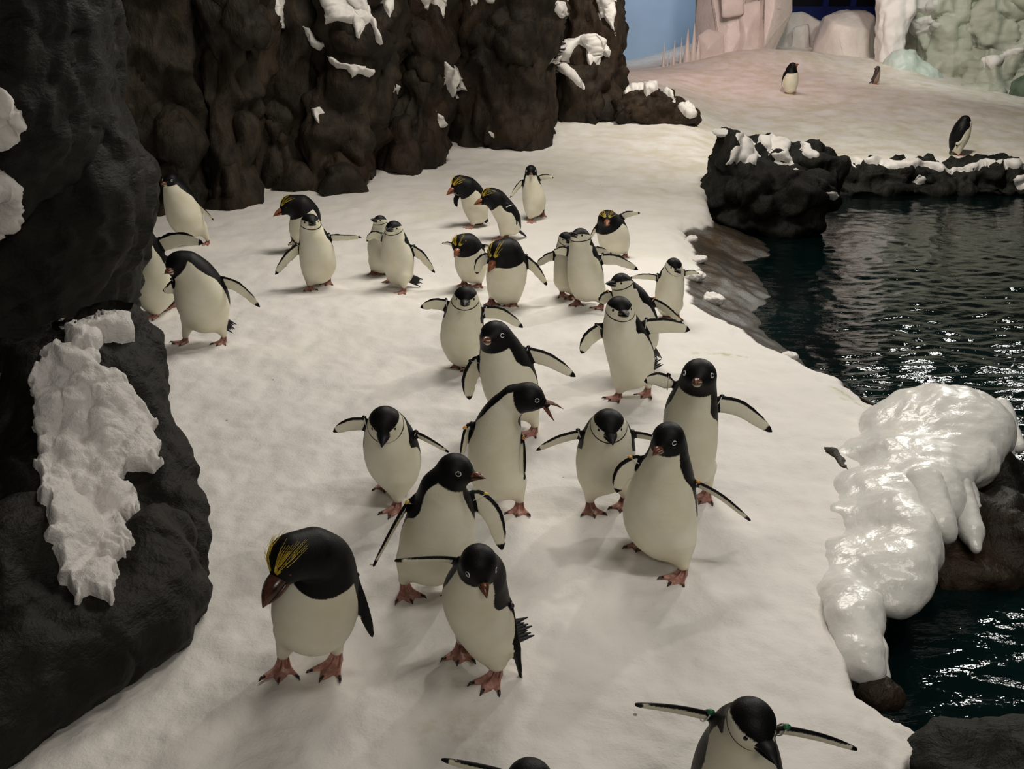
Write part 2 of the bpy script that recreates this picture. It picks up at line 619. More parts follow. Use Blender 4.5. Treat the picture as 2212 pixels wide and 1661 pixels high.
def build_water():
    nr, nc = 520, 420
    ys = 1.3 * (17.8 / 1.3) ** np.linspace(0, 1, nr)
    ks = np.linspace(0.10, 0.80, nc)
    Yg, Kg = np.meshgrid(ys, ks, indexing='ij')
    Y = Yg.ravel()
    X = (Kg * (Yg + 0.9) + 0.15).ravel()
    p = np.stack([X, Y, 0 * X], 1)
    q = np.stack([X * 3.0, Y * 6.8, 0 * X], 1)
    q2 = np.stack([X * 5.0 + Y * 1.5, Y * 10.0, 0 * X + 4], 1)
    amp = sstep(-0.5, 2.0, poly_sd(X, Y, POOL)) * 0.7 + 0.3
    Z = WATER_Z + amp * (0.0105 * (1 - 2 * np.abs(gnoise(q + 0.3 * gnoise(p * 1.3)[:, None]))) + 0.005 * gnoise(q2) + 0.012 * gnoise(p * 1.1 + 5))
    m, nt, b = new_mat('pool_water')
    pv = pos_vec(nt)
    n1 = noise_node(nt, 0.6, 3, vec=pv)
    c = ramp(nt, n1.outputs[0], [(0.35, (0.0005, 0.003, 0.003)), (0.65, (0.0006, 0.008, 0.008))]).outputs[0]
    nt.links.new(c, b.inputs['Base Color'])
    b.inputs['Roughness'].default_value = 0.03
    b.inputs['IOR'].default_value = 1.33
    pv2 = pos_vec(nt, (1.0, 2.4, 1))
    n2 = noise_node(nt, 14, 3, 0.5, vec=pv2)
    bump(nt, b, n2.outputs[0], 0.14, 0.02)
    o = link('floor_pool', mesh_from('pool_water', np.stack([X, Y, Z], 1), grid_faces(nr, nc)[:, ::-1], m))
    o.name = 'pool_water'
    tag(o, 'dark rippled water of the penguin pool', kind='structure')


build_water()


# ------------------------------------------------------------------ rocks: stacked outlines with real thickness
def vert_normals(V, F):
    n = np.zeros_like(V)
    a, b, c, d = (V[F[:, k]] for k in range(4))
    fn = np.cross(c - a, d - b)
    for k in range(4):
        np.add.at(n, F[:, k], fn)
    n /= (np.linalg.norm(n, axis=1)[:, None] + 1e-12)
    return n


def loft(sections, res_v=130, res_a=110, amp=0.1, freq=1.2, fold=0.05, fine=0.02, power=2.6, facet=0.0, seed=0.0, crack=0.0):
    """sections: (v, u_left, u_right, Y, thickness), top to bottom; returns verts, quads"""
    S = np.array([list(s) for s in sections], float)
    q = np.linspace(0, 1, len(S))
    # spacing by row
    vv = S[:, 0]
    t = (vv - vv[0]) / (vv[-1] - vv[0])
    tt = np.linspace(0, 1, res_v)
    I = [np.interp(tt, t, S[:, k]) for k in range(5)]
    # soften the corners of the interpolated outline
    for k in (1, 2, 3, 4):
        w = max(1, res_v // 45)
        ker = np.ones(2 * w + 1) / (2 * w + 1)
        I[k] = np.convolve(np.pad(I[k], w, mode='edge'), ker, mode='valid')
    V = []
    ang = np.linspace(0, 2 * np.pi, res_a, endpoint=False)
    ca, sa = np.cos(ang), np.sin(ang)
    ex = 2.0 / power
    cx_ = np.sign(ca) * np.abs(ca) ** ex
    sy_ = np.sign(sa) * np.abs(sa) ** ex
    for i in range(res_v):
        v, ul, ur, Y, T = (I[k][i] for k in range(5))
        L, R = at(ul, v, Y), at(ur, v, Y)
        c = (L + R) / 2
        a = (R[0] - L[0]) / 2
        ring = np.stack([c[0] + a * cx_, c[1] + T / 2 * sy_, np.full(res_a, c[2])], 1)
        V.append(ring)
    top, bot = V[0].mean(0), V[-1].mean(0)
    V = np.concatenate(V)
    F = grid_faces(res_v, res_a, True)
    nrm = vert_normals(V, F)
    if (nrm * (V - np.repeat(V.reshape(res_v, res_a, 3).mean(1), res_a, 0))).sum() < 0:
        F = F[:, ::-1]
        nrm = -nrm
    P = V + seed
    d = amp * fbm(P * freq, 4)
    n1 = 1.5 * gnoise(P * np.array([1.15, 1.15, 0.55]) * freq) + 0.5 * gnoise(P * np.array([2.6, 2.6, 1.4]) * freq + 4)
    d += fold * (np.abs((n1 % 1.0) - 0.5) * 4 - 1)
    n2 = 1.3 * gnoise(P * np.array([2.4, 2.4, 1.6]) * freq + 13)
    d += fold * 0.35 * (np.abs((n2 % 1.0) - 0.5) * 4 - 1)
    d += fine * fbm(P * freq * 6, 3)
    if crack:
        r1 = np.abs(fbm(P * np.array([1.3, 1.3, 0.8]) * freq * 1.1 + 31, 2))
        d -= crack * np.exp(-(r1 / 0.05) ** 2)
    if facet:
        d += facet * np.abs(fbm(P * freq * 0.8 + 11, 2))
    V = V + nrm * d[:, None]
    nV = len(V)
    V = np.concatenate([V, [top, bot]])
    caps = []
    for k in range(res_a):
        k2 = (k + 1) % res_a
        caps.append((nV, nV, k, k2))
        b0 = (res_v - 1) * res_a
        caps.append((nV + 1, nV + 1, b0 + k2, b0 + k))
    return V, F


def rock(name, sections, mat, parent=None, org=(0, 0, 0), **kw):
    V, F = loft(sections, **kw)
    V2 = V - np.asarray(org)
    o = link(name, mesh_from(name, V2, F, mat), parent)
    return o, (V, F)


def bvh_of(parts):
    vs, fs, n = [], [], 0
    for V, F in parts:
        vs += [Vector(p) for p in V]
        fs += [tuple(int(i) + n for i in f) for f in F]
        n += len(V)
    return BVHTree.FromPolygons(vs, fs)


def drape(name, poly, bvh, thick, mat, parent=None, org=(0, 0, 0), step=4.0, round_px=14, rough=5.0, jump=0.35, up=0.4, seed=0.0, lump=0.35, blur=3):
    """a snow crust lying on a rock: its outline follows poly, its back is sunk in the rock"""
    poly = np.array(poly, float)
    u0, v0 = poly.min(0) - 12
    u1, v1 = poly.max(0) + 12
    us, vs = np.arange(u0, u1, step), np.arange(v0, v1, step)
    U, W = np.meshgrid(us, vs)
    U, W = U.ravel(), W.ravel()
    q = np.stack([U, W, 0 * U + seed], 1)
    sd = poly_sd(U, W, poly) + rough * fbm(q * 0.035, 3)
    origin = Vector((0, 0, CAM_H))
    ok = np.zeros(len(U), bool)
    P = np.zeros((len(U), 3))
    Nn = np.zeros((len(U), 3))
    for i in np.nonzero(sd > -8)[0]:
        hit, n, _, _ = bvh.ray_cast(origin, Vector(ray(U[i], W[i])).normalized())
        if hit is None:
            continue
        P[i] = hit
        Nn[i] = n if n.dot(Vector(ray(U[i], W[i]))) < 0 else -n
        ok[i] = True
    sh_ = (len(vs), len(us))
    for _ in range(blur):
        okg = ok.reshape(sh_).astype(float)
        acc, cn = np.zeros(sh_ + (6,)), np.zeros(sh_)
        Q6 = np.concatenate([P, Nn], 1).reshape(sh_ + (6,)) * okg[..., None]
        for a in (-1, 0, 1):
            for b in (-1, 0, 1):
                acc += np.roll(Q6, (a, b), (0, 1))
                cn += np.roll(okg, (a, b), (0, 1))
        Q6 = (acc / np.maximum(cn, 1)[..., None]).reshape(-1, 6)
        far_ = np.linalg.norm(Q6[:, :3] - P, axis=1) > jump * 0.6
        P = np.where((ok & ~far_)[:, None], Q6[:, :3], P)
        Nn = np.where(ok[:, None], Q6[:, 3:], Nn)
    t = np.clip(sd / round_px, -0.6, 1)
    prof = np.where(t > 0, np.sqrt(np.clip(1 - (1 - np.clip(t, 0, 1)) ** 2, 0, 1)), t * 0.8)
    h = thick * (prof * (1 + lump * fbm(P * 5 + seed, 2) + 0.4 * lump * fbm(P * 19 + seed, 2)) - 0.05)
    dirn = Nn + np.array([0, 0, up])
    dirn /= (np.linalg.norm(dirn, axis=1)[:, None] + 1e-9)
    A = P + dirn * h[:, None]
    nr, nc = len(vs), len(us)
    idx = np.arange(len(U)).reshape(nr, nc)
    f = np.stack([idx[:-1, :-1], idx[1:, :-1], idx[1:, 1:], idx[:-1, 1:]], -1).reshape(-1, 4)
    good = ok[f].all(1)
    f = f[good]
    ed = np.max([np.linalg.norm(P[f[:, a]] - P[f[:, b]], axis=1) for a, b in ((0, 1), (1, 2), (2, 3), (3, 0))], axis=0)
    f = f[ed < jump]
    if len(f) == 0:
        return None
    used = np.unique(f)
    m = np.full(len(U), -1)
    m[used] = np.arange(len(used))
    B = P - Nn * (thick * 0.6 + 0.01)
    n = len(used)
    f = m[f]
    # boundary walls close the crust
    from collections import Counter
    cnt = Counter()
    for a, b in ((0, 1), (1, 2), (2, 3), (3, 0)):
        for x, y in f[:, [a, b]]:
            cnt[(int(x), int(y))] += 1
    walls = [(y, x, x + n, y + n) for (x, y) in cnt if (y, x) not in cnt]
    F = np.concatenate([f, f[:, ::-1] + n] + ([np.array(walls)] if walls else []))
    V = np.concatenate([A[used], B[used]]) - np.asarray(org)
    return link(name, mesh_from(name, V, F, mat), parent)


# ------------------------------------------------------------------ implicit shapes
def surface_nets(vals, lo, h):
    s = vals < 0
    nx, ny, nz = vals.shape
    cells = np.zeros((nx - 1, ny - 1, nz - 1), np.int8)
    for dx in (0, 1):
        for dy in (0, 1):
            for dz in (0, 1):
                cells += s[dx:nx - 1 + dx, dy:ny - 1 + dy, dz:nz - 1 + dz]
    act = np.argwhere((cells > 0) & (cells < 8))
    if len(act) == 0:
        return np.zeros((0, 3)), np.zeros((0, 4), int)
    ids = np.full(cells.shape, -1, np.int64)
    ids[tuple(act.T)] = np.arange(len(act))
    corners = np.array([(a, b, c) for a in (0, 1) for b in (0, 1) for c in (0, 1)])
    cv = np.stack([vals[act[:, 0] + c[0], act[:, 1] + c[1], act[:, 2] + c[2]] for c in corners], 1)
    acc = np.zeros((len(act), 3))
    cntr = np.zeros(len(act))
    for i in range(8):
        for j in range(i + 1, 8):
            if np.abs(corners[i] - corners[j]).sum() != 1:
                continue
            a, b = cv[:, i], cv[:, j]
            x = (a < 0) != (b < 0)
            t = np.where(x, a / np.where(x, a - b, 1), 0)
            pt = corners[i] + t[:, None] * (corners[j] - corners[i])
            acc += np.where(x[:, None], pt, 0)
            cntr += x
    V = lo + h * (act + acc / cntr[:, None])
    F = []
    for ax in range(3):
        o1, o2 = [k for k in range(3) if k != ax]
        sl0 = [slice(None)] * 3
        sl1 = [slice(None)] * 3
        sl0[ax] = slice(0, -1)
        sl1[ax] = slice(1, None)
        a, b = s[tuple(sl0)], s[tuple(sl1)]
        e = np.argwhere(a != b)
        ok = (e[:, o1] > 0) & (e[:, o2] > 0) & (e[:, o1] < vals.shape[o1] - 1) & (e[:, o2] < vals.shape[o2] - 1)
        e = e[ok]
        flip = a[tuple(e.T)]
        if ax == 1:
            flip = ~flip
        quad = []
        for d1, d2 in ((-1, -1), (0, -1), (0, 0), (-1, 0)):
            c = e.copy()
            c[:, o1] += d1
            c[:, o2] += d2
            quad.append(ids[tuple(c.T)])
        quad = np.stack(quad, 1)
        quad[~flip] = quad[~flip][:, ::-1]
        F.append(quad)
    F = np.concatenate(F)
    F = F[(F >= 0).all(1)]
    return V, F


class Field:
    def __init__(self, lo, hi, h):
        self.lo = np.asarray(lo, float)
        self.h = h
        self.n = np.ceil((np.asarray(hi) - self.lo) / h).astype(int) + 1
        self.val = np.full(tuple(self.n), 1e3, np.float32)

    def add(self, blo, bhi, fn, k=0.0, pad=0.03):
        a = np.clip(np.floor((np.asarray(blo) - pad - self.lo) / self.h).astype(int), 0, self.n - 1)
        b = np.clip(np.ceil((np.asarray(bhi) + pad - self.lo) / self.h).astype(int) + 1, 1, self.n)
        if (b <= a).any():
            return
        g = [self.lo[i] + self.h * np.arange(a[i], b[i]) for i in range(3)]
        X, Y, Z = np.meshgrid(*g, indexing='ij')
        P = np.stack([X.ravel(), Y.ravel(), Z.ravel()], 1).astype(np.float32)
        d = fn(P).reshape(X.shape).astype(np.float32)
        sl = tuple(slice(a[i], b[i]) for i in range(3))
        o = self.val[sl]
        if k > 0:
            hh = np.clip(k - np.abs(o - d), 0, None) / k
            self.val[sl] = np.minimum(o, d) - hh * hh * k * 0.25
        else:
            self.val[sl] = np.minimum(o, d)

    def mesh(self):
        return surface_nets(self.val, self.lo, self.h)


def cone_sd(P, a, b, ra, rb):
    ab = (b - a).astype(np.float32)
    t = np.clip(((P - a) @ ab) / (ab @ ab + 1e-12), 0, 1)
    d = P - a - t[:, None] * ab
    return np.sqrt((d * d).sum(1)) - (ra + (rb - ra) * t)


def ell_sd(P, c, r, axes=None):
    q = P - c
    if axes is not None:
        q = q @ np.asarray(axes).T
    r = np.asarray(r)
    k0 = np.sqrt(((q / r) ** 2).sum(1))
    k1 = np.sqrt(((q / (r * r)) ** 2).sum(1)) + 1e-9
    return k0 * (k0 - 1) / k1


def blobs(prims, h, k, amp=0.02, freq=4, fine=0.0, box_pad=0.15, ridge=0.0, smooth=2):
    """prims: ('e', centre, radii) or ('c', a, b, ra, rb) -> displaced closed surface"""
    los, his = [], []
    for p in prims:
        if p[0] == 'e':
            los.append(p[1] - np.array(p[2])); his.append(p[1] + np.array(p[2]))
        else:
            r = max(p[3], p[4])
            los.append(np.minimum(p[1], p[2]) - r); his.append(np.maximum(p[1], p[2]) + r)
    lo, hi = np.min(los, 0) - box_pad, np.max(his, 0) + box_pad
    F_ = Field(lo, hi, h)
    for p, a, b in zip(prims, los, his):
        if p[0] == 'e':
            F_.add(a, b, lambda P, p=p: ell_sd(P, p[1], p[2]), k, pad=k + 2 * h)
        else:
            F_.add(a, b, lambda P, p=p: cone_sd(P, p[1], p[2], p[3], p[4]), k, pad=k + 2 * h)
    V, F = F_.mesh()
    V = lap(V, F, smooth)
    n = vert_normals(V, F)
    d = amp * fbm(V * freq, 3)
    if fine:
        d = d + fine * fbm(V * freq * 4, 3)
    if ridge:
        n1 = 1.5 * gnoise(V * freq * np.array([0.8, 0.8, 0.5]) + 5)
        d = d + ridge * (np.abs((n1 % 1.0) - 0.5) * 4 - 1)
        d = d - ridge * np.exp(-(np.abs(fbm(V * freq * 0.6 + 21, 2)) / 0.07) ** 2)
    return V + n * d[:, None], F


def lap(V, F, it):
    for _ in range(it):
        acc = np.zeros_like(V)
        c = np.zeros(len(V))
        for a, b in ((0, 1), (1, 2), (2, 3), (3, 0)):
            np.add.at(acc, F[:, a], V[F[:, b]])
            np.add.at(acc, F[:, b], V[F[:, a]])
            np.add.at(c, F[:, a], 1)
            np.add.at(c, F[:, b], 1)
        V = V * 0.5 + 0.5 * acc / np.maximum(c, 1)[:, None]
    return V


def zY(u, v, z):
    d = ray(u, v)
    return d[1] * (CAM_H - z) / -d[2]


def Ez(u, v, z, ru, rv, rd):
    return E(u, v, zY(u, v, z), ru, rv, rd)


def Cz(u, v, z, r, u2, v2, z2, r2):
    return C(u, v, zY(u, v, z), r, u2, v2, zY(u2, v2, z2), r2)


def E(u, v, Y, ru, rv, rd):
    """ellipsoid centred behind a pixel: radii across and up given in pixels, depth radius in metres"""
    s = mpp(u, v, Y)
    return ('e', at(u, v, Y), (ru * s, rd, rv * s))


def C(u, v, Y, r, u2, v2, Y2, r2):
    return ('c', at(u, v, Y), at(u2, v2, Y2), r * mpp(u, v, Y), r2 * mpp(u2, v2, Y2))


# ------------------------------------------------------------------ left rock wall
def build_wall_left():
    root = empty('wall_left', (-3.0, 15.0, 0.0))
    tag(root, 'tall dark artificial rock wall with patches of snow', kind='structure')
    org = np.array(root.location)
    cols = []

    def colm(sections, **kw):
        o, g = rock('rock_column', sections, M_ROCK, root, org, **kw)
        cols.append((o, g))
        return o, g

    T = 2.0
    core = dict(amp=0.15, freq=0.8, fold=0.10, fine=0.02)
    colm([(-420, -50, 700, 15.6, 2.5), (0, 0, 690, 15.6, 2.5), (350, 60, 640, 15.6, 2.5), (520, 80, 640, 15.6, 2.5)], seed=1, **core)
    colm([(-420, 500, 1000, 17.0, 2.5), (0, 560, 990, 17.0, 2.5), (300, 600, 950, 17.0, 2.5), (500, 600, 950, 17.0, 2.5)], seed=2, **core)
    k = dict(amp=0.12, freq=0.95, fold=0.11, fine=0.014, crack=0.05)
    colm([(-420, 160, 500, 13.3, T), (0, 190, 470, 13.3, T), (150, 205, 462, 13.3, T), (300, 220, 462, 13.3, T), (400, 235, 460, 13.3, T),
          (480, 250, 452, 13.3, T), (560, 250, 455, 13.3, T)], seed=3, **k)
    colm([(-420, 400, 590, 13.6, 2.2), (0, 430, 600, 13.6, 2.2), (90, 455, 602, 13.6, 2.3), (125, 458, 590, 13.6, 2.1), (150, 462, 575, 13.6, 1.7),
          (220, 452, 566, 13.6, 1.6), (300, 440, 562, 13.6, 1.7), (400, 440, 560, 13.6, 1.8), (460, 448, 556, 13.6, 1.8), (540, 450, 550, 13.6, 1.8)], seed=4, **k)
    colm([(-420, 560, 760, 14.8, T), (0, 570, 740, 14.8, T), (100, 570, 735, 14.8, T), (190, 545, 722, 14.8, T), (300, 535, 720, 14.8, T), (400, 540, 712, 14.8, T),
          (436, 550, 705, 14.8, T), (500, 560, 700, 14.8, T)], seed=5, **k)
    colm([(-420, 660, 870, 14.6, 2.2), (0, 675, 866, 14.6, 2.2), (120, 690, 868, 14.6, 2.2), (160, 695, 870, 14.6, 2.0), (200, 680, 862, 14.6, 2.1), (300, 660, 838, 14.6, 2.2),
          (400, 655, 812, 14.6, 2.2), (432, 662, 798, 14.6, 2.1), (500, 665, 790, 14.6, 2.0)], seed=6, **k)
    colm([(-420, 800, 1000, 15.6, 2.2), (0, 835, 990, 15.6, 2.2), (90, 850, 985, 15.6, 2.2), (180, 870, 968, 15.6, 1.9), (230, 850, 962, 15.6, 2.0), (300, 820, 966, 15.6, 2.2),
          (352, 800, 962, 15.6, 2.2), (400, 800, 930, 15.6, 2.2), (470, 805, 900, 15.6, 2.0)], seed=7, **k)
    colm([(-420, 940, 1240, 17.0, 2.4), (0, 962, 1218, 17.0, 2.4), (100, 970, 1204, 17.0, 2.4), (200, 968, 1192, 17.0, 2.4), (260, 965, 1186, 17.0, 2.4), (318, 975, 1180, 17.0, 2.2),
          (340, 1000, 1130, 17.0, 2.0), (400, 1000, 1100, 17.0, 2.0)], seed=8, **k)
    colm([(-420, 1150, 1330, 18.8, 2.0), (0, 1165, 1334, 18.8, 2.0), (60, 1175, 1340, 18.8, 2.0), (130, 1185, 1342, 18.8, 2.0), (200, 1186, 1340, 18.8, 2.0), (240, 1190, 1334, 18.8, 2.0),
          (262, 1192, 1300, 18.8, 1.9), (285, 1195, 1240, 18.8, 1.8), (340, 1195, 1230, 18.8, 1.8)], seed=9, **k)
    # smaller boulders bulging out of the foot of the wall
    lobes = [
        [E(505, 430, 12.8, 50, 60, 0.35), E(520, 340, 13.0, 36, 80, .3)], [E(625, 390, 13.8, 60, 55, 0.3), E(600, 300, 14.0, 40, 90, .3)],
        [E(740, 390, 13.6, 48, 60, 0.3), E(720, 300, 13.9, 50, 80, .3)], [E(880, 320, 14.7, 60, 80, 0.35)],
        [E(1100, 280, 16.2, 80, 60, 0.35), E(1060, 180, 16.3, 50, 80, .3)], [E(1262, 190, 18.1, 60, 72, 0.4)], [E(548, 55, 12.8, 54, 80, 0.45)], [E(790, 75, 13.9, 70, 65, 0.4)],
        [E(930, 85, 14.9, 60, 75, 0.4)], [E(1090, 90, 16.1, 80, 75, 0.4)], [E(395, 360, 12.6, 45, 130, 0.35)], [E(320, 300, 12.7, 50, 160, 0.35)],
    ]
    lob = []
    for i, pr in enumerate(lobes):
        V, F = blobs(pr, 0.05, 0.15, amp=0.12, freq=1.5, fine=0.014, box_pad=0.4, ridge=0.09)
        o = link('rock_lobe', mesh_from('rock_lobe', V - org, F, M_ROCK), root)
        lob.append((V, F))
    bv = bvh_of([g for _, g in cols] + lob)
    patches = [
        ([(596, -10), (618, -10), (612, 30), (616, 55), (604, 50), (596, 20)], 0.06),
        ([(655, 58), (668, 60), (682, 85), (702, 95), (690, 108), (672, 98), (660, 75)], 0.07),
        ([(700, -10), (790, -10), (798, 30), (815, 50), (820, 95), (812, 85), (800, 48), (786, 50), (778, 85), (768, 80), (762, 52), (735, 45), (705, 50)], 0.10),
        ([(822, -10), (850, -10), (850, 20), (842, 35), (832, 22)], 0.06),
        ([(905, -10), (960, -10), (958, 38), (950, 18), (930, 8), (920, 20)], 0.07),
        ([(710, 124), (722, 128), (738, 140), (770, 140), (802, 150), (798, 165), (772, 162), (760, 170), (748, 150), (725, 148), (712, 138)], 0.09),
        ([(962, 135), (980, 150), (996, 172), (1008, 195), (990, 195), (978, 208), (964, 190), (960, 160)], 0.10),
        ([(672, 235), (690, 232), (706, 245), (690, 250), (695, 272), (685, 270), (676, 250)], 0.06),
        ([(942, 240), (955, 252), (963, 270), (950, 275), (944, 258)], 0.05),
        ([(1202, 0), (1222, 5), (1222, 30), (1212, 40), (1200, 25)], 0.05),
        ([(1010, -10), (1034, -10), (1030, 8), (1018, 10)], 0.05), ([(1048, -10), (1072, -10), (1066, 6), (1054, 5)], 0.05),
        ([(1284, -10), (1322, -10), (1332, 30), (1326, 42), (1330, 78), (1320, 60), (1306, 35), (1298, 38), (1290, 15)], 0.09),
        ([(1198, 132), (1210, 102), (1230, 84), (1262, 74), (1282, 72), (1308, 90), (1322, 112), (1316, 125), (1300, 120), (1294, 138), (1282, 132), (1276, 142), (1270, 138),
          (1266, 105), (1250, 98), (1238, 112), (1230, 135), (1215, 136)], 0.12),
        ([(1196, 134), (1216, 138), (1240, 155), (1258, 172), (1262, 192), (1244, 180), (1228, 168), (1204, 152)], 0.09),
        ([(1056, 284), (1066, 288), (1070, 300), (1060, 296)], 0.04), ([(862, 188), (858, 198), (852, 192)], 0.03),
    ]
    for i, (poly, t) in enumerate(patches):
        drape('snow_patch', poly, bv, t, M_SNOW, root, org, step=1.6, round_px=7, rough=4, seed=i * 1.7, jump=0.5)


build_wall_left()


def build_pillar():
    root = empty('rock_pillar', (-4.0, 6.8, 0))
    tag(root, 'huge dark rock pillar rising beside the snow covered boulder', 'rock pillar')
    org = np.array(root.location)
    k = dict(amp=0.06, freq=1.5, fold=0.03, fine=0.016, crack=0.03)
    o1, g1 = rock('rock_column', [(-420, -500, 215, 6.9, 1.8), (0, -500, 232, 6.9, 1.8), (200, -500, 240, 6.9, 1.8), (240, -500, 252, 6.9, 1.8), (300, -500, 288, 6.9, 1.8), (390, -500, 318, 6.9, 1.8),
                                  (500, -500, 320, 6.9, 1.8), (560, -500, 306, 6.9, 1.8), (620, -500, 287, 6.9, 1.8), (700, -500, 270, 6.9, 1.8), (860, -500, 268, 6.9, 1.8)],
                  M_ROCKP, root, org, seed=21, res_a=150, res_v=150, **k)
    o2, g2 = rock('rock_column', [(-420, -600, 190, 6.2, 1.6), (0, -600, 205, 6.2, 1.6), (180, -600, 218, 6.2, 1.6), (300, -600, 190, 6.2, 1.5), (420, -600, 120, 6.2, 1.2), (480, -600, 70, 6.2, 0.8),
                                  (520, -600, 20, 6.2, 0.5)], M_ROCKP, root, org, seed=22, res_a=150, res_v=130, **k)
    bv = bvh_of([g1, g2])
    drape('snow_patch', [(-40, 185), (0, 190), (25, 210), (45, 240), (55, 270), (45, 300), (15, 320), (-40, 330)], bv, 0.07, M_SNOW, root, org, step=4, round_px=16, rough=9, seed=3)
    drape('snow_patch', [(-40, 350), (0, 365), (25, 385), (48, 420), (55, 460), (45, 495), (0, 512), (-40, 515)], bv, 0.07, M_SNOWCAP, root, org, step=4, round_px=16, rough=12, seed=5)


build_pillar()


def build_boulder():
    root = empty('snowy_boulder', (-1.55, 4.0, 0))
    tag(root, 'low dark boulder with a thick wet sheet of snow on its sloping face', 'boulder')
    org = np.array(root.location)
    k = dict(amp=0.035, freq=2.2, fold=0.012, fine=0.010)
    _, g = rock('boulder_body', [(680, 150, 260, 5.05, .6), (700, 100, 296, 5.0, .7), (760, 40, 332, 4.85, .8), (850, 0, 352, 4.7, .8), (910, -60, 352, 4.55, .75), (940, -80, 362, 4.45, .7), (1000, -120, 398, 4.3, .7),
                                 (1090, -150, 440, 4.1, .65), (1180, -180, 455, 3.92, .6), (1270, -200, 452, 3.78, .55), (1340, -200, 440, 3.66, .5), (1400, -200, 410, 3.55, .5), (1450, -210, 325, 3.42, .5),
                                 (1500, -210, 235, 3.27, .5), (1550, -220, 165, 3.12, .5), (1600, -230, 85, 3.0, .5), (1660, -230, 20, 2.88, .5), (1740, -230, -20, 2.75, .5)],
                M_ROCKP, root, org, seed=31, res_a=170, res_v=170, power=2.3, **k)
    _, g2 = rock('side_slab', [(770, -300, 95, 5.2, .7), (800, -300, 75, 5.1, .8), (880, -300, 70, 4.95, .8), (1000, -300, 60, 4.7, .8), (1200, -300, 40, 4.3, .8), (1500, -300, 0, 3.7, .8)],
                 M_ROCKP, root, org, seed=33, **k)
    V, F = blobs([Ez(360, 1300, .12, 85, 95, .28), Ez(250, 1350, .14, 120, 110, .32), Ez(110, 1420, .15, 110, 110, .32), Ez(0, 1480, .15, 120, 120, .34), Ez(-80, 1560, .12, 110, 130, .3), Ez(330, 1200, .2, 90, 100, .3), Ez(60, 1250, .25, 140, 160, .4)],
                 0.022, 0.10, amp=0.03, freq=3.0, fine=0.010, ridge=0.015)
    link('boulder_foot', mesh_from('boulder_foot', V - org, F, M_ROCKP), root)
    bv = bvh_of([g, g2, (V, F)])
    drape('snow_sheet', [(80, 775), (130, 745), (150, 760), (215, 755), (215, 800), (262, 815), (290, 858), (315, 885), (345, 915), (335, 940), (350, 1010), (335, 1024), (300, 1015), (270, 1030),
                         (262, 1050), (290, 1075), (292, 1100), (275, 1130), (292, 1190), (262, 1200), (250, 1250), (246, 1310), (228, 1296), (190, 1288), (170, 1310), (160, 1285), (130, 1260),
                         (120, 1210), (100, 1150), (85, 1080), (78, 980), (80, 880), (66, 830)], bv, 0.06, M_SNOWCAP, root, org, step=3.0, round_px=14, rough=14, seed=1.0, up=0.6, lump=0.35, blur=6)
    drape('snow_cap', [(140, 700), (190, 692), (240, 688), (284, 705), (290, 738), (262, 742), (225, 738), (215, 760), (205, 772), (160, 768), (140, 735)], bv, 0.09, M_SNOWCAP, root, org, step=3, round_px=18, rough=5, seed=2.0, up=0.6)


build_boulder()


def build_small_rock():
    root = empty('low_rock', tuple(ground(1420, 245)))
    tag(root, 'low jagged black rock with a ragged snow crest at the end of the wall', 'rock')
    org = np.array(root.location)
    V, F = blobs([E(1385, 232, 17.9, 50, 40, .3), E(1440, 235, 17.9, 40, 32, .28), E(1485, 250, 17.9, 22, 16, .2), E(1440, 264, 17.9, 62, 14, .25), E(1350, 240, 17.8, 26, 30, .25), E(1400, 200, 17.9, 24, 20, .22)],
                 0.03, 0.10, amp=0.06, freq=3.2, fine=0.02, ridge=0.04)
    link('rock_body', mesh_from('rock_body', V - org, F, M_ROCK), root)
    bv = bvh_of([(V, F)])
    for i, p in enumerate([[(1342, 205), (1362, 188), (1400, 176), (1432, 182), (1454, 205), (1458, 222), (1440, 208), (1425, 192), (1410, 200), (1396, 212), (1388, 196), (1372, 194), (1352, 206)],
                           [(1466, 228), (1486, 224), (1502, 236), (1504, 252), (1490, 256), (1474, 242)]]):
        drape('snow_cap', p, bv, 0.10, M_SNOW, root, org, step=1.5, round_px=7, rough=4, seed=i + 8.0, jump=0.5, up=0.8)


build_small_rock()


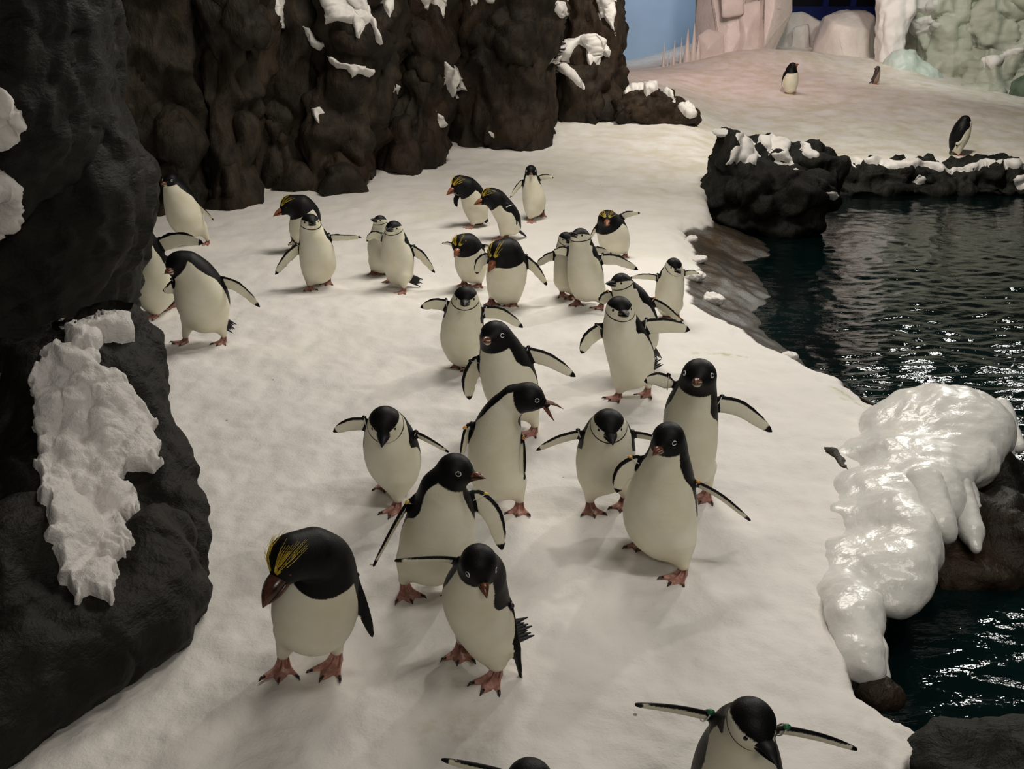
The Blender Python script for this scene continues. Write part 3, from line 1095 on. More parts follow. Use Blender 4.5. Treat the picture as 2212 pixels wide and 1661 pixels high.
def build_pool_boulder():
    root = empty('pool_boulder', tuple(at(1660, 480, 14.2)))
    tag(root, 'big dark boulder at the corner of the pool with snow in its grooves', 'boulder')
    org = np.array(root.location)
    V, F = blobs([E(1572, 350, 13.9, 38, 72, .5), E(1545, 420, 13.9, 34, 50, .5), E(1630, 420, 13.6, 75, 70, .55), E(1715, 425, 13.5, 88, 66, .5), E(1650, 340, 14.3, 70, 45, .6),
                  E(1740, 350, 14.3, 55, 45, .5), E(1790, 385, 14.1, 30, 55, .4), E(1600, 470, 13.7, 80, 40, .5), E(1700, 480, 13.5, 90, 34, .5)],
                 0.035, 0.06, amp=0.06, freq=2.4, fine=0.016, ridge=0.06)
    link('rock_body', mesh_from('rock_body', V - org, F, M_ROCKG), root)
    bv = bvh_of([(V, F)])
    ps = [[(1592, 292), (1608, 286), (1628, 310), (1640, 335), (1636, 362), (1615, 350), (1585, 352), (1566, 358), (1580, 330), (1596, 315)],
          [(1636, 292), (1680, 288), (1712, 305), (1700, 330), (1682, 318), (1660, 330), (1644, 312)],
          [(1664, 335), (1700, 318), (1712, 345), (1720, 360), (1690, 352)],
          [(1728, 305), (1750, 312), (1768, 335), (1750, 345), (1734, 330)],
          [(1788, 416), (1806, 412), (1812, 426), (1798, 434)]]
    for i, p in enumerate(ps):
        drape('snow_cap', p, bv, 0.045, M_SNOW, root, org, step=1.6, round_px=10, rough=6, seed=i + 18.0, jump=0.45, up=0.5, blur=6, lump=.2)
    V, F = blobs([E(1562, 286, 13.9, 24, 7, .3)], 0.02, 0.03, amp=0.02, freq=6)
    link('snow_cap', mesh_from('snow_cap', V - org, F, M_SNOW), root)


build_pool_boulder()


def build_ledge():
    root = empty('rock_ledge', tuple(at(2000, 415, 17.4)))
    tag(root, 'long low dark rock ledge bordering the far side of the pool, topped with snow', 'rock ledge')
    org = np.array(root.location)
    pr = []
    for i, u in enumerate(range(1800, 2760, 62)):
        pr.append(E(u, 377 + 4 * math.sin(i * 2.1), 17.2, 50, 30, .5))
        pr.append(E(u + 30, 408, 17.0, 55, 17, .45))
    pr += [E(2110, 362, 17.1, 45, 18, .35), E(1890, 368, 17.1, 70, 20, .4)]
    V, F = blobs(pr, 0.045, 0.08, amp=0.07, freq=2.2, fine=0.025, ridge=0.08)
    link('rock_body', mesh_from('rock_body', V - org, F, M_ROCKG), root)
    bv = bvh_of([(V, F)])
    ps = [[(1815, 345), (1900, 338), (1930, 350), (1980, 345), (2000, 352), (2035, 355), (2050, 368), (2080, 362), (2100, 352), (2140, 346), (2200, 348), (2215, 365), (2185, 362), (2150, 350),
           (2085, 372), (2070, 366), (2052, 378), (2036, 372), (2000, 358), (1960, 362), (1920, 366), (1905, 358), (1860, 352)],
          [(1972, 392), (1986, 380), (2000, 388), (1996, 396), (1980, 398)], [(2180, 388), (2215, 375), (2225, 405), (2200, 408)]]
    for i, p in enumerate(ps):
        drape('snow_cap', p, bv, 0.07, M_SNOW, root, org, step=1.8, round_px=9, rough=5, seed=i + 28.0, jump=0.6, up=0.8, blur=5, lump=.2)


build_ledge()


def build_ice():
    root = empty('ice_overhang', tuple(at(1960, 1100, 4.8)))
    tag(root, 'glossy melting ice overhang dripping over the edge of the pool', 'ice formation')
    org = np.array(root.location)
    pr = [Ez(2055, 915, .06, 126, 80, .40), Ez(1965, 935, .0, 95, 55, .35), Ez(1890, 1000, -.10, 105, 50, .3), Ez(1990, 1000, .0, 105, 62, .34), Ez(2085, 985, .0, 60, 60, .26),
          Ez(1925, 1075, -.06, 120, 62, .3), Ez(2010, 1060, -.02, 75, 55, .24), Ez(1875, 1140, -.10, 100, 62, .26), Ez(1945, 1150, -.03, 68, 84, .24), Ez(1945, 1225, -.05, 66, 62, .2),
          Ez(1855, 1225, -.09, 92, 62, .22), Ez(1820, 1300, -.09, 72, 58, .18), Ez(1850, 1320, -.04, 45, 64, .14), Ez(1865, 1400, -.08, 34, 56, .09), Ez(1972, 1190, -.05, 40, 76, .16), Ez(1930, 1275, -.1, 50, 40, .14)]
    pr += [Cz(1890, 1235, -.03, 34, 1925, 1300, -.10, 22), Cz(1950, 1240, -.08, 40, 1965, 1285, -.16, 26), Cz(1825, 1345, -.03, 34, 1858, 1425, -.08, 28), Cz(1858, 1425, -.08, 28, 1876, 1458, -.12, 18), Cz(1830, 1290, -.02, 36, 1858, 1365, -.06, 30)]
    V, F = blobs(pr, 0.018, 0.10, amp=0.020, freq=3.6, fine=0.004, ridge=0.004, smooth=3)
    link('ice_mass', mesh_from('ice_mass', V - org, F, M_ICE), root)
    drips = [
        [Cz(2120, 895, .03, 30, 2172, 975, -.06, 20)], [Cz(2160, 885, .02, 26, 2200, 965, -.08, 15)], [Cz(2105, 870, .08, 28, 2150, 935, .0, 20)],
        [Cz(1995, 1050, .04, 46, 2030, 1135, -.05, 34), Cz(2030, 1125, -.05, 32, 2046, 1152, -.08, 22)], [Cz(2062, 1045, .0, 34, 2100, 1150, -.12, 25), Cz(2100, 1150, -.12, 25, 2108, 1184, -.16, 15)],
        [Cz(2075, 1050, -.02, 30, 2100, 1095, -.08, 22)], [Cz(1850, 1315, .0, 34, 1888, 1405, -.08, 27), Cz(1888, 1405, -.08, 27, 1910, 1460, -.15, 14)],
        [Cz(1885, 1300, -.05, 24, 1898, 1345, -.1, 15)],
    ]
    for i, d in enumerate(drips):
        V, F = blobs(d, 0.011, 0.03, amp=0.006, freq=9, smooth=1, box_pad=.05)
        link('icicle', mesh_from('icicle', V - org, F, M_ICE), root)
    rk = empty('undercut_rock', tuple(at(2110, 1150, 5.0)))
    tag(rk, 'wet black rock under the ice overhang, standing in the pool', 'rock')
    org = np.array(rk.location)
    V, F = blobs([Ez(2140, 1060, -.22, 110, 90, .22), Ez(2070, 1150, -.25, 80, 100, .22), Ez(2190, 1150, -.25, 100, 100, .26), Ez(2100, 1225, -.34, 120, 60, .24), Ez(2010, 1230, -.34, 60, 60, .14)],
                 0.03, 0.12, amp=0.04, freq=3, fine=0.012, ridge=0.02)
    link('rock_body', mesh_from('rock_body', V - org, F, M_WET), rk)
    for cr in ([Cz(1778, 972, -.03, 9, 1800, 985, -.025, 13), Cz(1800, 985, -.025, 13, 1822, 1015, -.025, 11), Cz(1822, 1015, -.025, 11, 1852, 1030, -.03, 12)], [Cz(1900, 912, -.02, 7, 1930, 916, -.0, 11), Cz(1930, 916, -.0, 11, 1975, 930, -.01, 7)]):
        V, F = blobs(cr, 0.009, .02, amp=.014, freq=12, fine=.004, box_pad=.06)
        link('gap_rock', mesh_from('gap_rock', V - np.array(root.location), F, M_WET), root)
    r2 = empty('shore_rock', tuple(at(1900, 1480, 3.6)))
    tag(r2, 'small dark rock at the water below the icicles', 'rock')
    org = np.array(r2.location)
    V, F = blobs([Ez(1890, 1488, -.17, 38, 28, .10), Ez(1920, 1505, -.20, 26, 26, .09)], 0.02, 0.05, amp=0.03, freq=5, fine=0.01)
    link('rock_body', mesh_from('rock_body', V - org, F, M_WET), r2)
    r3 = empty('near_rock', tuple(at(2150, 1660, 2.9)))
    tag(r3, 'smooth dark rock slab at the corner where the snow ends', 'rock')
    org = np.array(r3.location)
    V, F = blobs([Ez(2130, 1675, -.15, 160, 98, .20), Ez(2310, 1680, -.1, 200, 115, .22), Ez(2040, 1690, -.17, 80, 105, .16), Ez(2100, 1850, -.1, 300, 160, .25)], 0.022, 0.10, amp=0.022, freq=4, fine=0.008, ridge=0.012)
    link('rock_body', mesh_from('rock_body', V - org, F, M_ROCKG), r3)


build_ice()


def clump(u, v, r, label, n=5, seed=0, flat=0.7):
    g = ground(u, v)
    rs = np.random.RandomState(seed)
    pr = []
    s = mpp(u, v, g[1])
    for i in range(n):
        rr = r * s * rs.uniform(0.45, 0.75)
        c = g + np.array([rs.uniform(-.6, .6) * r * s, rs.uniform(-.5, .5) * r * s, rr * 0.35])
        pr.append(('e', c, (rr, rr, rr * flat)))
    V, F = blobs(pr, max(0.008, r * s / 12), 0.03, amp=r * s * 0.12, freq=2.5 / (r * s), smooth=1, box_pad=.05)
    o = link('snow_clump', mesh_from('snow_clump', V - g, F, M_SNOW), None, tuple(g))
    tag(o, label, 'snow clump', 'loose lumps of snow on the pool bank')


clump(1542, 614, 24, 'largest loose snow lump on the wet brown bank of the pool', 6, 1)
clump(1500, 588, 22, 'crumbly snow lump directly behind the penguin at the pool edge', 8, 2)
clump(1513, 552, 16, 'small snow lump high on the wet bank above the others', 5, 3)
clump(1708, 747, 17, 'snow lump sitting on the snow rim above the water', 4, 4)
clump(1498, 500, 14, 'little snow lump where the wet bank begins below the pool boulder', 5, 6)


# ------------------------------------------------------------------ back of the enclosure
def ice_mat(name, tint, rough=0.45):
    m, nt, b = new_mat(name)
    p = pos_vec(nt)
    n1 = noise_node(nt, 0.7, 4, 0.55, vec=p, dist=0.5)
    c = ramp(nt, n1.outputs[0], [(0.3, tuple(x * 0.72 for x in tint)), (0.7, tint)]).outputs[0]
    nt.links.new(c, b.inputs['Base Color'])
    b.inputs['Roughness'].default_value = rough
    bump(nt, b, noise_node(nt, 3.0, 5, 0.6, vec=p).outputs[0], 0.4, 0.08)
    return m


M_ICEP = ice_mat('glacier_ice', (0.72, 0.66, 0.62))
M_ICEG = ice_mat('green_grey_ice', (0.50, 0.52, 0.43), 0.6)
M_ICEB = ice_mat('pale_green_ice', (0.62, 0.72, 0.66))


def hull_block(name, pts, mat, parent, org, bev=0.05, seed=0):
    import bmesh
    bm = bmesh.new()
    rs = np.random.RandomState(seed)
    for u, v, Y in pts:
        p = at(u, v, Y) + rs.uniform(-.04, .04, 3) - org
        bm.verts.new(p)
    r = bmesh.ops.convex_hull(bm, input=bm.verts[:])
    bmesh.ops.delete(bm, geom=[g for g in r['geom_interior'] if isinstance(g, bmesh.types.BMVert)], context='VERTS')
    bmesh.ops.recalc_face_normals(bm, faces=bm.faces[:])
    bmesh.ops.bevel(bm, geom=bm.edges[:], offset=bev, segments=2, affect='EDGES', profile=0.5, clamp_overlap=True)
    bmesh.ops.triangulate(bm, faces=bm.faces[:])
    for _ in range(3):
        bmesh.ops.subdivide_edges(bm, edges=[e for e in bm.edges if e.calc_length() > 0.18], cuts=1)
    bm.normal_update()
    V = np.array([v.co[:] for v in bm.verts])
    Nn = np.array([v.normal[:] for v in bm.verts])
    d = 0.05 * fbm((V + org) * 1.4 + seed, 3)
    for v, n, q in zip(bm.verts, Nn, d):
        v.co = v.co + Vector(n * q)
    me = bpy.data.meshes.new(name)
    bm.to_mesh(me)
    bm.free()
    me.polygons.foreach_set('use_smooth', np.ones(len(me.polygons), bool))
    me.set_sharp_from_angle(angle=math.radians(38))
    me.materials.append(mat)
    return link(name, me, parent)


def build_back():
    Y0 = 27.6
    # painted back wall
    V = np.array([(-4, 34.0, -1), (9, 34.0, -1), (9, 34.0, 5.2), (-4, 34.0, 5.2), (-4, 34.3, -1), (9, 34.3, -1), (9, 34.3, 5.2), (-4, 34.3, 5.2)], float)
    F = [(0, 1, 2, 3), (5, 4, 7, 6), (3, 2, 6, 7), (1, 0, 4, 5), (0, 3, 7, 4), (2, 1, 5, 6)]
    m = plain('painted_sky', (0.36, 0.50, 0.66), 0.8, 0.12, 0.5)
    o = link('wall_back', mesh_from('wall_back', V, F, m, smooth=False))
    tag(o, 'smooth back wall painted sky blue', kind='structure')

    root = empty('glacier_block', tuple(at(1600, 120, 28.5)))
    tag(root, 'tall pink lit block of glacier ice behind the snow mound', 'ice block')
    org = np.array(root.location)
    fk = dict(amp=0.16, freq=0.6, fold=0.03, fine=0.015, facet=0.5, power=3.5, res_v=90, res_a=100)
    def prism(front, Yf, Yb, mid=()):
        return [(u, v, Yf) for u, v in front] + [(u, v, Yb) for u, v in front] + list(mid)
    hull_block('ice_slab', prism([(1512, -190), (1640, -190), (1645, 60), (1640, 160), (1500, 160), (1506, 70), (1518, 30)], 28.3, 29.2, [(1575, 20, 27.6), (1565, 160, 27.4), (1600, 70, 27.5)]), M_ICEP, root, org, .06, 1)
    hull_block('ice_slab', prism([(1506, 78), (1530, 62), (1566, 72), (1568, 160), (1488, 160), (1496, 110)], 27.5, 28.4, [(1530, 100, 27.2)]), M_ICEP, root, org, .05, 2)
    hull_block('ice_slab', prism([(1596, 10), (1648, 0), (1648, 160), (1585, 160)], 27.6, 28.6, [(1612, 80, 27.2)]), M_ICEP, root, org, .05, 3)
    hull_block('ice_slab', prism([(1645, -190), (1712, -190), (1708, 20), (1690, 60), (1668, 110), (1650, 160), (1632, 160), (1640, 80)], 27.6, 28.8, [(1672, 20, 27.1), (1652, 100, 27.1)]), M_ICEP, root, org, .05, 4)
    hull_block('ice_slab', prism([(1550, -190), (1600, -190), (1605, 30), (1560, 40)], 27.3, 28.2), M_ICEP, root, org, .06, 5)
    for (u, v0, v1, w) in [(1433, 90, 155, 5), (1455, 86, 155, 5), (1484, 62, 150, 11), (1498, 50, 145, 9), (1441, 118, 155, 3), (1448, 122, 155, 3), (1470, 80, 150, 4), (1508, 75, 140, 8)]:
        b = MB()
        base, tip = at(u - 2, v1, 27.3), at(u + 3, v0, 27.3)
        base[2] -= 0.2
        s = mpp(u, v0, 27.3)
        b.tube([base, base * .6 + tip * .4, tip], [w * s * 1.1, w * s * .75, 0.006], 7)
        b.build('ice_spike', M_ICEP, root, org)
    root = empty('ice_block', tuple(at(1730, 110, 28.5)))
    tag(root, 'dusky pink ice block in the gap under the dark window', 'ice block', 'glacier')
    org = np.array(root.location)
    hull_block('ice_slab', prism([(1690, 30), (1740, 26), (1776, 48), (1790, 100), (1790, 190), (1655, 190), (1665, 90)], 29.6, 30.6, [(1725, 70, 29.3)]), M_ICEP, root, org, .06, 6)
    hull_block('ice_slab', prism([(1715, 60), (1745, 52), (1755, 190), (1700, 190)], 29.1, 29.9), M_ICEP, root, org, .05, 7)
    root = empty('ice_block', tuple(at(1830, 130, 27.8)))
    tag(root, 'broad pale faceted ice block below the dark window', 'ice block', 'glacier')
    org = np.array(root.location)
    hull_block('ice_slab', prism([(1780, 36), (1820, 22), (1872, 22), (1892, 34), (1893, 200), (1754, 200), (1756, 110), (1766, 60)], 28.1, 29.0,
                                 [(1805, 48, 27.6), (1838, 58, 27.5), (1836, 200, 27.5), (1800, 200, 27.6), (1876, 64, 27.6), (1876, 200, 27.6)]), M_ICEP, root, org, .05, 8)

    # right hand rock wall
    root = empty('wall_right', tuple(at(2080, 150, 28.0)))
    tag(root, 'grey green rock wall streaked with snow', kind='structure')
    org = np.array(root.location)
    gk = dict(amp=0.16, freq=0.75, fold=0.15, fine=0.03, facet=0.3, crack=0.14, power=3.0)
    cols = []
    for sec, sd in [([(-140, 1965, 2130, 28.6, 2.4), (0, 1960, 2120, 28.6, 2.4), (120, 1965, 2110, 28.6, 2.4), (240, 1965, 2110, 28.6, 2.4)], 51),
                    ([(-140, 2060, 2260, 28.2, 2.4), (0, 2065, 2260, 28.2, 2.4), (120, 2070, 2250, 28.2, 2.4), (250, 2080, 2250, 28.2, 2.4)], 52),
                    ([(-140, 2170, 2420, 27.6, 2.4), (60, 2175, 2420, 27.6, 2.4), (150, 2165, 2420, 27.4, 2.2), (260, 2150, 2420, 27.2, 2.2)], 53),
                    ([(-140, 2380, 2800, 27.4, 2.4), (80, 2370, 2800, 27.2, 2.4), (270, 2350, 2800, 27.0, 2.4)], 55),
                    ([(110, 2120, 2330, 27.2, 1.2), (140, 2090, 2330, 27.2, 1.4), (250, 2080, 2330, 27.2, 1.4)], 54)]:
        o, g = rock('rock_column', sec, M_ICEG, root, org, seed=sd, **gk)
        cols.append(g)
    bv = bvh_of(cols)
    for i, p in enumerate([[(1925, -10), (2030, -10), (2028, 15), (2005, 30), (1985, 25), (1970, 40), (1940, 50), (1925, 20)],
                           [(1962, 40), (2010, 34), (2030, 52), (2018, 70), (1990, 80), (1966, 74)],
                           [(2120, 130), (2160, 118), (2212, 95), (2212, 112), (2170, 130), (2140, 150)]]):
        drape('snow_patch', p, bv, 0.12, M_SNOW, root, org, step=2.0, round_px=8, rough=5, seed=i + 60.0, jump=0.8)

    root = empty('ice_column', tuple(at(1930, 100, 27.4)))
    tag(root, 'bright white ice column where the pale block meets the green rock wall', 'ice column')
    org = np.array(root.location)
    rock('ice_shaft', [(-260, 1880, 1990, 26.9, 0.8), (0, 1890, 1980, 26.9, 0.8), (40, 1892, 1965, 26.9, 0.8), (90, 1896, 1948, 26.9, 0.8), (130, 1898, 1945, 26.9, 0.8), (200, 1895, 1960, 26.9, 0.8)], M_SNOW, root, org, seed=45, amp=.10, freq=1.0, fold=.03, fine=.010)
    root = empty('ice_mound', tuple(at(1990, 180, 26.6)))
    tag(root, 'pale green ice mound sloping down beside the tiny brown penguin', 'ice mound')
    org = np.array(root.location)
    V, F = blobs([E(1945, 150, 25.9, 36, 46, .4), E(1985, 175, 25.9, 45, 36, .4), E(2040, 193, 25.9, 50, 18, .4), E(1930, 175, 25.8, 20, 25, .35)], 0.06, 0.25, amp=0.10, freq=1.6, fine=0.02, box_pad=.3)
    link('ice_body', mesh_from('ice_body', V - org, F, M_ICEB), root)
    root = empty('round_rock', tuple(at(2120, 200, 25.8)))
    tag(root, 'rounded pale grey boulder at the foot of the green rock wall', 'boulder')
    org = np.array(root.location)
    V, F = blobs([E(2125, 200, 25.2, 50, 24, .4), E(2090, 205, 25.2, 30, 18, .35)], 0.05, 0.12, amp=0.05, freq=1.8, fine=0.02, box_pad=.3)
    link('rock_body', mesh_from('rock_body', V - org, F, M_ICEG), root)
    root = empty('dark_rock', tuple(at(2220, 205, 25.3)))
    tag(root, 'dark green rock at the foot of the wall past the rounded boulder', 'boulder')
    org = np.array(root.location)
    V, F = blobs([E(2245, 195, 24.8, 62, 42, .4)], 0.06, 0.1, amp=0.10, freq=1.4, fine=0.03, box_pad=.3)
    link('rock_body', mesh_from('rock_body', V - org, F, plain('mossy_rock', (0.07, 0.10, 0.065), .7, .5, 4, .4)), root)

    # dark window with blue mullions
    root = empty('window_1', tuple(at(1810, 20, 31.0)))
    tag(root, 'dark window with blue frame high behind the ice blocks', kind='structure')
    org = np.array(root.location)
    mf = plain('blue_frame', (0.008, 0.014, 0.085), .5, spec=0.1)
    mg = plain('dark_glass', (0.004, 0.0035, 0.007), .3, spec=0.15)
    Yw = 31.0

    def box(name, u0, v0, u1, v1, d, mat, off=0.0):
        vm = 20
        x0, x1 = at(u0, vm, Yw)[0], at(u1, vm, Yw)[0]
        z0, z1 = at(u0, v1, Yw)[2], at(u0, v0, Yw)[2]
        y0, y1 = Yw - off - d, Yw - off
        V = np.array([(x0, y0, z0), (x1, y0, z0), (x1, y0, z1), (x0, y0, z1), (x0, y1, z0), (x1, y1, z0), (x1, y1, z1), (x0, y1, z1)])
        BF = [(0, 1, 2, 3), (5, 4, 7, 6), (3, 2, 6, 7), (1, 0, 4, 5), (0, 3, 7, 4), (2, 1, 5, 6)]
        return link(name, mesh_from(name, V - org, BF, mat, smooth=False), root)
    box('back_panel', 1680, -70, 1960, 70, .05, mg)
    for u in (1700, 1779, 1838, 1912):
        box('mullion', u - 6, -70, u + 6, 60, .14, mf, .05)
    box('sill', 1680, 14, 1960, 56, .16, mf, .05)
    box('rail', 1680, -70, 1960, -55, .16, mf, .05)
    for u0, u1 in ((1705, 1774), (1784, 1833), (1843, 1907)):
        box('pane', u0, -54, u1, 19, .02, mg, .05)


build_back()


# ------------------------------------------------------------------ penguins
UP = np.array([0.0, 0.0, 1.0])


def unit(v):
    return np.asarray(v, float) / (np.linalg.norm(v) + 1e-12)


def catmull(P, n):
    P = np.asarray(P, float)
    P = np.vstack([2 * P[0] - P[1], P, 2 * P[-1] - P[-2]])
    m = len(P) - 3
    out = []
    for x in np.linspace(0, m - 1e-6, n):
        i = int(x)
        t = x - i
        p0, p1, p2, p3 = P[i:i + 4]
        out.append(0.5 * (2 * p1 + (p2 - p0) * t + (2 * p0 - 5 * p1 + 4 * p2 - p3) * t * t + (3 * p1 - p0 - 3 * p2 + p3) * t ** 3))
    return np.array(out)


def nearest_on(P, Q):
    """for points P, nearest on polyline Q (n,k; first 3 columns xyz): distance vector, param 0..1, interpolated columns"""
    best = np.full(len(P), 1e9)
    par = np.zeros(len(P))
    vec = np.zeros((len(P), 3))
    ext = np.zeros((len(P), Q.shape[1]))
    n = len(Q) - 1
    for i in range(n):
        a, b = Q[i], Q[i + 1]
        ab = b[:3] - a[:3]
        t = np.clip(((P - a[:3]) @ ab) / (ab @ ab + 1e-12), 0, 1)
        v = P - a[:3] - t[:, None] * ab
        d = (v * v).sum(1)
        m = d < best
        best[m] = d[m]
        par[m] = (i + t[m]) / n
        vec[m] = v[m]
        ext[m] = a + t[m, None] * (b - a)
    return vec, par, ext


def foot_mesh(toe_len, w):
    """webbed foot, heel at the origin, pointing along +x, sole at z=0"""
    na, nr = 31, 9
    V, F = [], []
    for j in range(nr):
        q = j / (nr - 1)
        for i in range(na):
            a = math.radians(-32 + 64 * i / (na - 1))
            k = (i / (na - 1)) * 2
            ridge = abs(math.cos(math.pi * k))
            R = toe_len * (0.74 + 0.26 * ridge ** 2.5) * (1.0 if abs(a) < .25 else 0.93)
            r = R * (0.02 + 0.98 * q)
            hgt = 0.006 + 0.052 * math.exp(-(q / 0.22) ** 2) + 0.010 * (ridge ** 3) * (1 - 0.5 * q)
            V.append((r * math.cos(a) - 0.016 * (1 - q), r * math.sin(a) * w * (0.75 + 0.45 * q) + 0.014 * (i / (na - 1) - .5) * 2 * (1 - q), hgt * (1 if j < nr - 1 else 0.55)))
    n = len(V)
    V += [(x, y, -0.004) for x, y, z in V]
    for j in range(nr - 1):
        for i in range(na - 1):
            a = j * na + i
            F.append((a, a + na, a + na + 1, a + 1))
            F.append((a + n + 1, a + na + n + 1, a + na + n, a + n))
    for i in range(na - 1):
        F.append((i, i + 1, i + 1 + n, i + n))
        b = (nr - 1) * na + i
        F.append((b + 1, b, b + n, b + 1 + n))
    for j in range(nr - 1):
        a = j * na
        F.append((a + na, a, a + n, a + na + n))
        b = j * na + na - 1
        F.append((b, b + na, b + na + n, b + n))
    return np.array(V), F


def penguin(kind, label, feet, spine, head, tip, flippers=(), yaw=0.0, st=None, tail=None, open_bill=None, mat=None, foot_yaw=(12, -12), bands=True,
            headup=None, Y=None, group=None, crest=True, legless=False, eye=None):
    G = [ground(u, v) for u, v in feet]
    Yb = float(np.mean([g[1] for g in G])) if Y is None else Y
    org = np.mean(G, axis=0)
    near = Yb < 6.5
    # ---- frames
    to_cam = unit([-org[0], -org[1], 0])
    cy, sy = math.cos(math.radians(yaw)), math.sin(math.radians(yaw))
    Fd = np.array([to_cam[0] * cy - to_cam[1] * sy, to_cam[0] * sy + to_cam[1] * cy, 0.0])
    sp = np.array([list(at(u, v, Yb - dz)) + [r * mpp(u, v, Yb - dz)] for u, v, r, dz in spine])
    hu, hv, hr, hdz = head
    Hc = at(hu, hv, Yb - hdz)
    rh = hr * mpp(hu, hv, Yb - hdz)
    # bill tip: a point on the tip's sight line at the right distance from the head
    L = rh * {'A': 2.05, 'C': 2.2, 'M': 2.35}[kind]
    d = unit(ray(*tip[:2]))
    o = np.array([0, 0, CAM_H])
    tc = (Hc - o) @ d
    off2 = ((o + d * tc - Hc) ** 2).sum()
    back = tip[2] if len(tip) > 2 else 1
    Tp = o + d * (tc - back * math.sqrt(max(L * L - off2, 0)))
    f = unit(Tp - Hc)
    neck_dir = unit(Hc - sp[-1][:3])
    upv = UP if headup is None else np.asarray(headup, float)
    up = upv - f * (upv @ f)
    if np.linalg.norm(up) < 0.35:
        up = neck_dir - f * (neck_dir @ f)
    up = unit(up)
    sd = unit(np.cross(up, f))
    A3 = np.array([f, sd, up])
    SP = catmull(sp, 28)
    SP[:, 3] = np.clip(SP[:, 3], 0.01, None)
    # ---- field
    h = float(np.clip(Yb * 0.00088, 0.0037, 0.0090))
    pts = [SP[:, :3] - SP[:, 3:], SP[:, :3] + SP[:, 3:], Hc[None] - rh * 1.6, Hc[None] + rh * 1.6, np.array(G)]
    FL = []
    chest = sp[min(2, len(sp) - 1)]
    for k, fl in enumerate(flippers):
        P0, P1, P2, chord, tilt = fl[:5]
        dzs, dzt = (fl[5] if len(fl) > 5 else 0.0), (fl[6] if len(fl) > 6 else 0.02)
        dors = fl[7] if len(fl) > 7 else False
        cdz = spine[2][3]
        a, b, c = at(P0[0], P0[1], Yb - cdz - dzs), at(P1[0], P1[1], Yb - cdz - (dzs + dzt) / 2), at(P2[0], P2[1], Yb - cdz - dzt)
        i0 = np.argmin(((SP[:, :3] - a) ** 2).sum(1))
        root_in = a + (SP[i0, :3] - a) * 0.30
        Q = catmull([root_in, a, b, c], 13)
        ax = unit(c - a)
        Dv = unit(o - b)
        N0 = unit(Dv - ax * (Dv @ ax))
        B0 = np.cross(ax, N0)
        if B0[2] > 0:
            B0 = -B0
        tl = math.radians(tilt)
        Nn = math.cos(tl) * N0 + math.sin(tl) * B0
        Wn = unit(np.cross(Nn, ax))
        if Wn[2] < 0:
            Wn = -Wn
        vent = Nn if Nn @ (0.6 * Fd - 0.8 * UP) > 0 else -Nn
        if dors:
            vent = -vent
        hw = chord * mpp(P0[0], P0[1], Yb) / 2
        thin = max(0.0065, 0.85 * h)
        FL.append(dict(Q=Q, W=Wn, N=Nn, vent=vent, hw=hw, thin=thin, a=a, ax=ax))
        pts += [Q - hw, Q + hw]
    pts = np.concatenate([np.atleast_2d(p) for p in pts])
    lo, hi = pts.min(0) - 0.03, pts.max(0) + 0.03
    fld = Field(lo, hi, h)

    def body_sd(P):
        best = np.full(len(P), 1e3, np.float32)
        for i in range(len(SP) - 1):
            best = np.minimum(best, cone_sd(P, SP[i, :3].astype(np.float32), SP[i + 1, :3].astype(np.float32), SP[i, 3], SP[i + 1, 3]))
        return best

    fld.add((SP[:, :3] - SP[:, 3:]).min(0), (SP[:, :3] + SP[:, 3:]).max(0), body_sd, 0, pad=0.06)
    nk, rn = sp[-1, :3], sp[-1, 3]

    def head_sd(P):
        P = np.asarray(P)
        d1 = ell_sd(P, Hc, (rh * 1.04, rh * 0.96, rh * 0.97), A3)
        d2 = cone_sd(P, Hc + f * rh * 0.25 - up * rh * 0.08, Hc + f * rh * (1.42 if kind == 'A' else 1.15) - up * rh * 0.12, rh * 0.74, rh * {'A': 0.20, 'C': 0.32, 'M': 0.44}[kind])
        kk = rh * 0.35
        q = np.clip(kk - np.abs(d1 - d2), 0, None) / kk
        return np.minimum(d1, d2) - q * q * kk * 0.25

    fld.add(Hc - rh * 1.5, Hc + rh * 1.5, head_sd, rh * 0.45, pad=rh * 0.5)
    fld.add(np.minimum(nk, Hc) - rn, np.maximum(nk, Hc) + rn, lambda P: cone_sd(P, nk, Hc, rn, rh * 0.92), rh * 0.35, pad=rh * 0.4)

    def prof(t):
        """half width of a flipper along its length: narrow root, broad middle, rounded tip"""
        p = (0.50 + 0.50 * sstep(0.08, 0.42, t)) * (1 - 0.34 * sstep(0.55, 1.0, t))
        return p * np.sqrt(np.clip(1 - (np.clip(t - 0.80, 0, 1) / 0.205) ** 2, 0.0, 1))

    for q in FL:
        def flip_sd(P, q=q):
            vec, t, ext = nearest_on(P, q['Q'])
            nn = vec @ q['N']
            e = np.where((t > 0.999) | (t < 0.001), vec @ q['ax'], 0.0)
            w = np.sqrt(np.clip((vec * vec).sum(1) - nn * nn - e * e, 0, None))
            hw = np.maximum(q['hw'] * prof(t), 0.004)
            th = q['thin'] * (1.5 - 0.6 * t)
            k0 = np.sqrt((w / hw) ** 2 + (nn / th) ** 2 + (e / th) ** 2)
            k1 = np.sqrt((w / hw ** 2) ** 2 + (nn / th ** 2) ** 2 + (e / th ** 2) ** 2) + 1e-6
            return k0 * (k0 - 1) / k1
        fld.add(q['Q'].min(0) - q['hw'], q['Q'].max(0) + q['hw'], flip_sd, 0.012, pad=0.02)
    # legs
    base = sp[0]
    heels = []
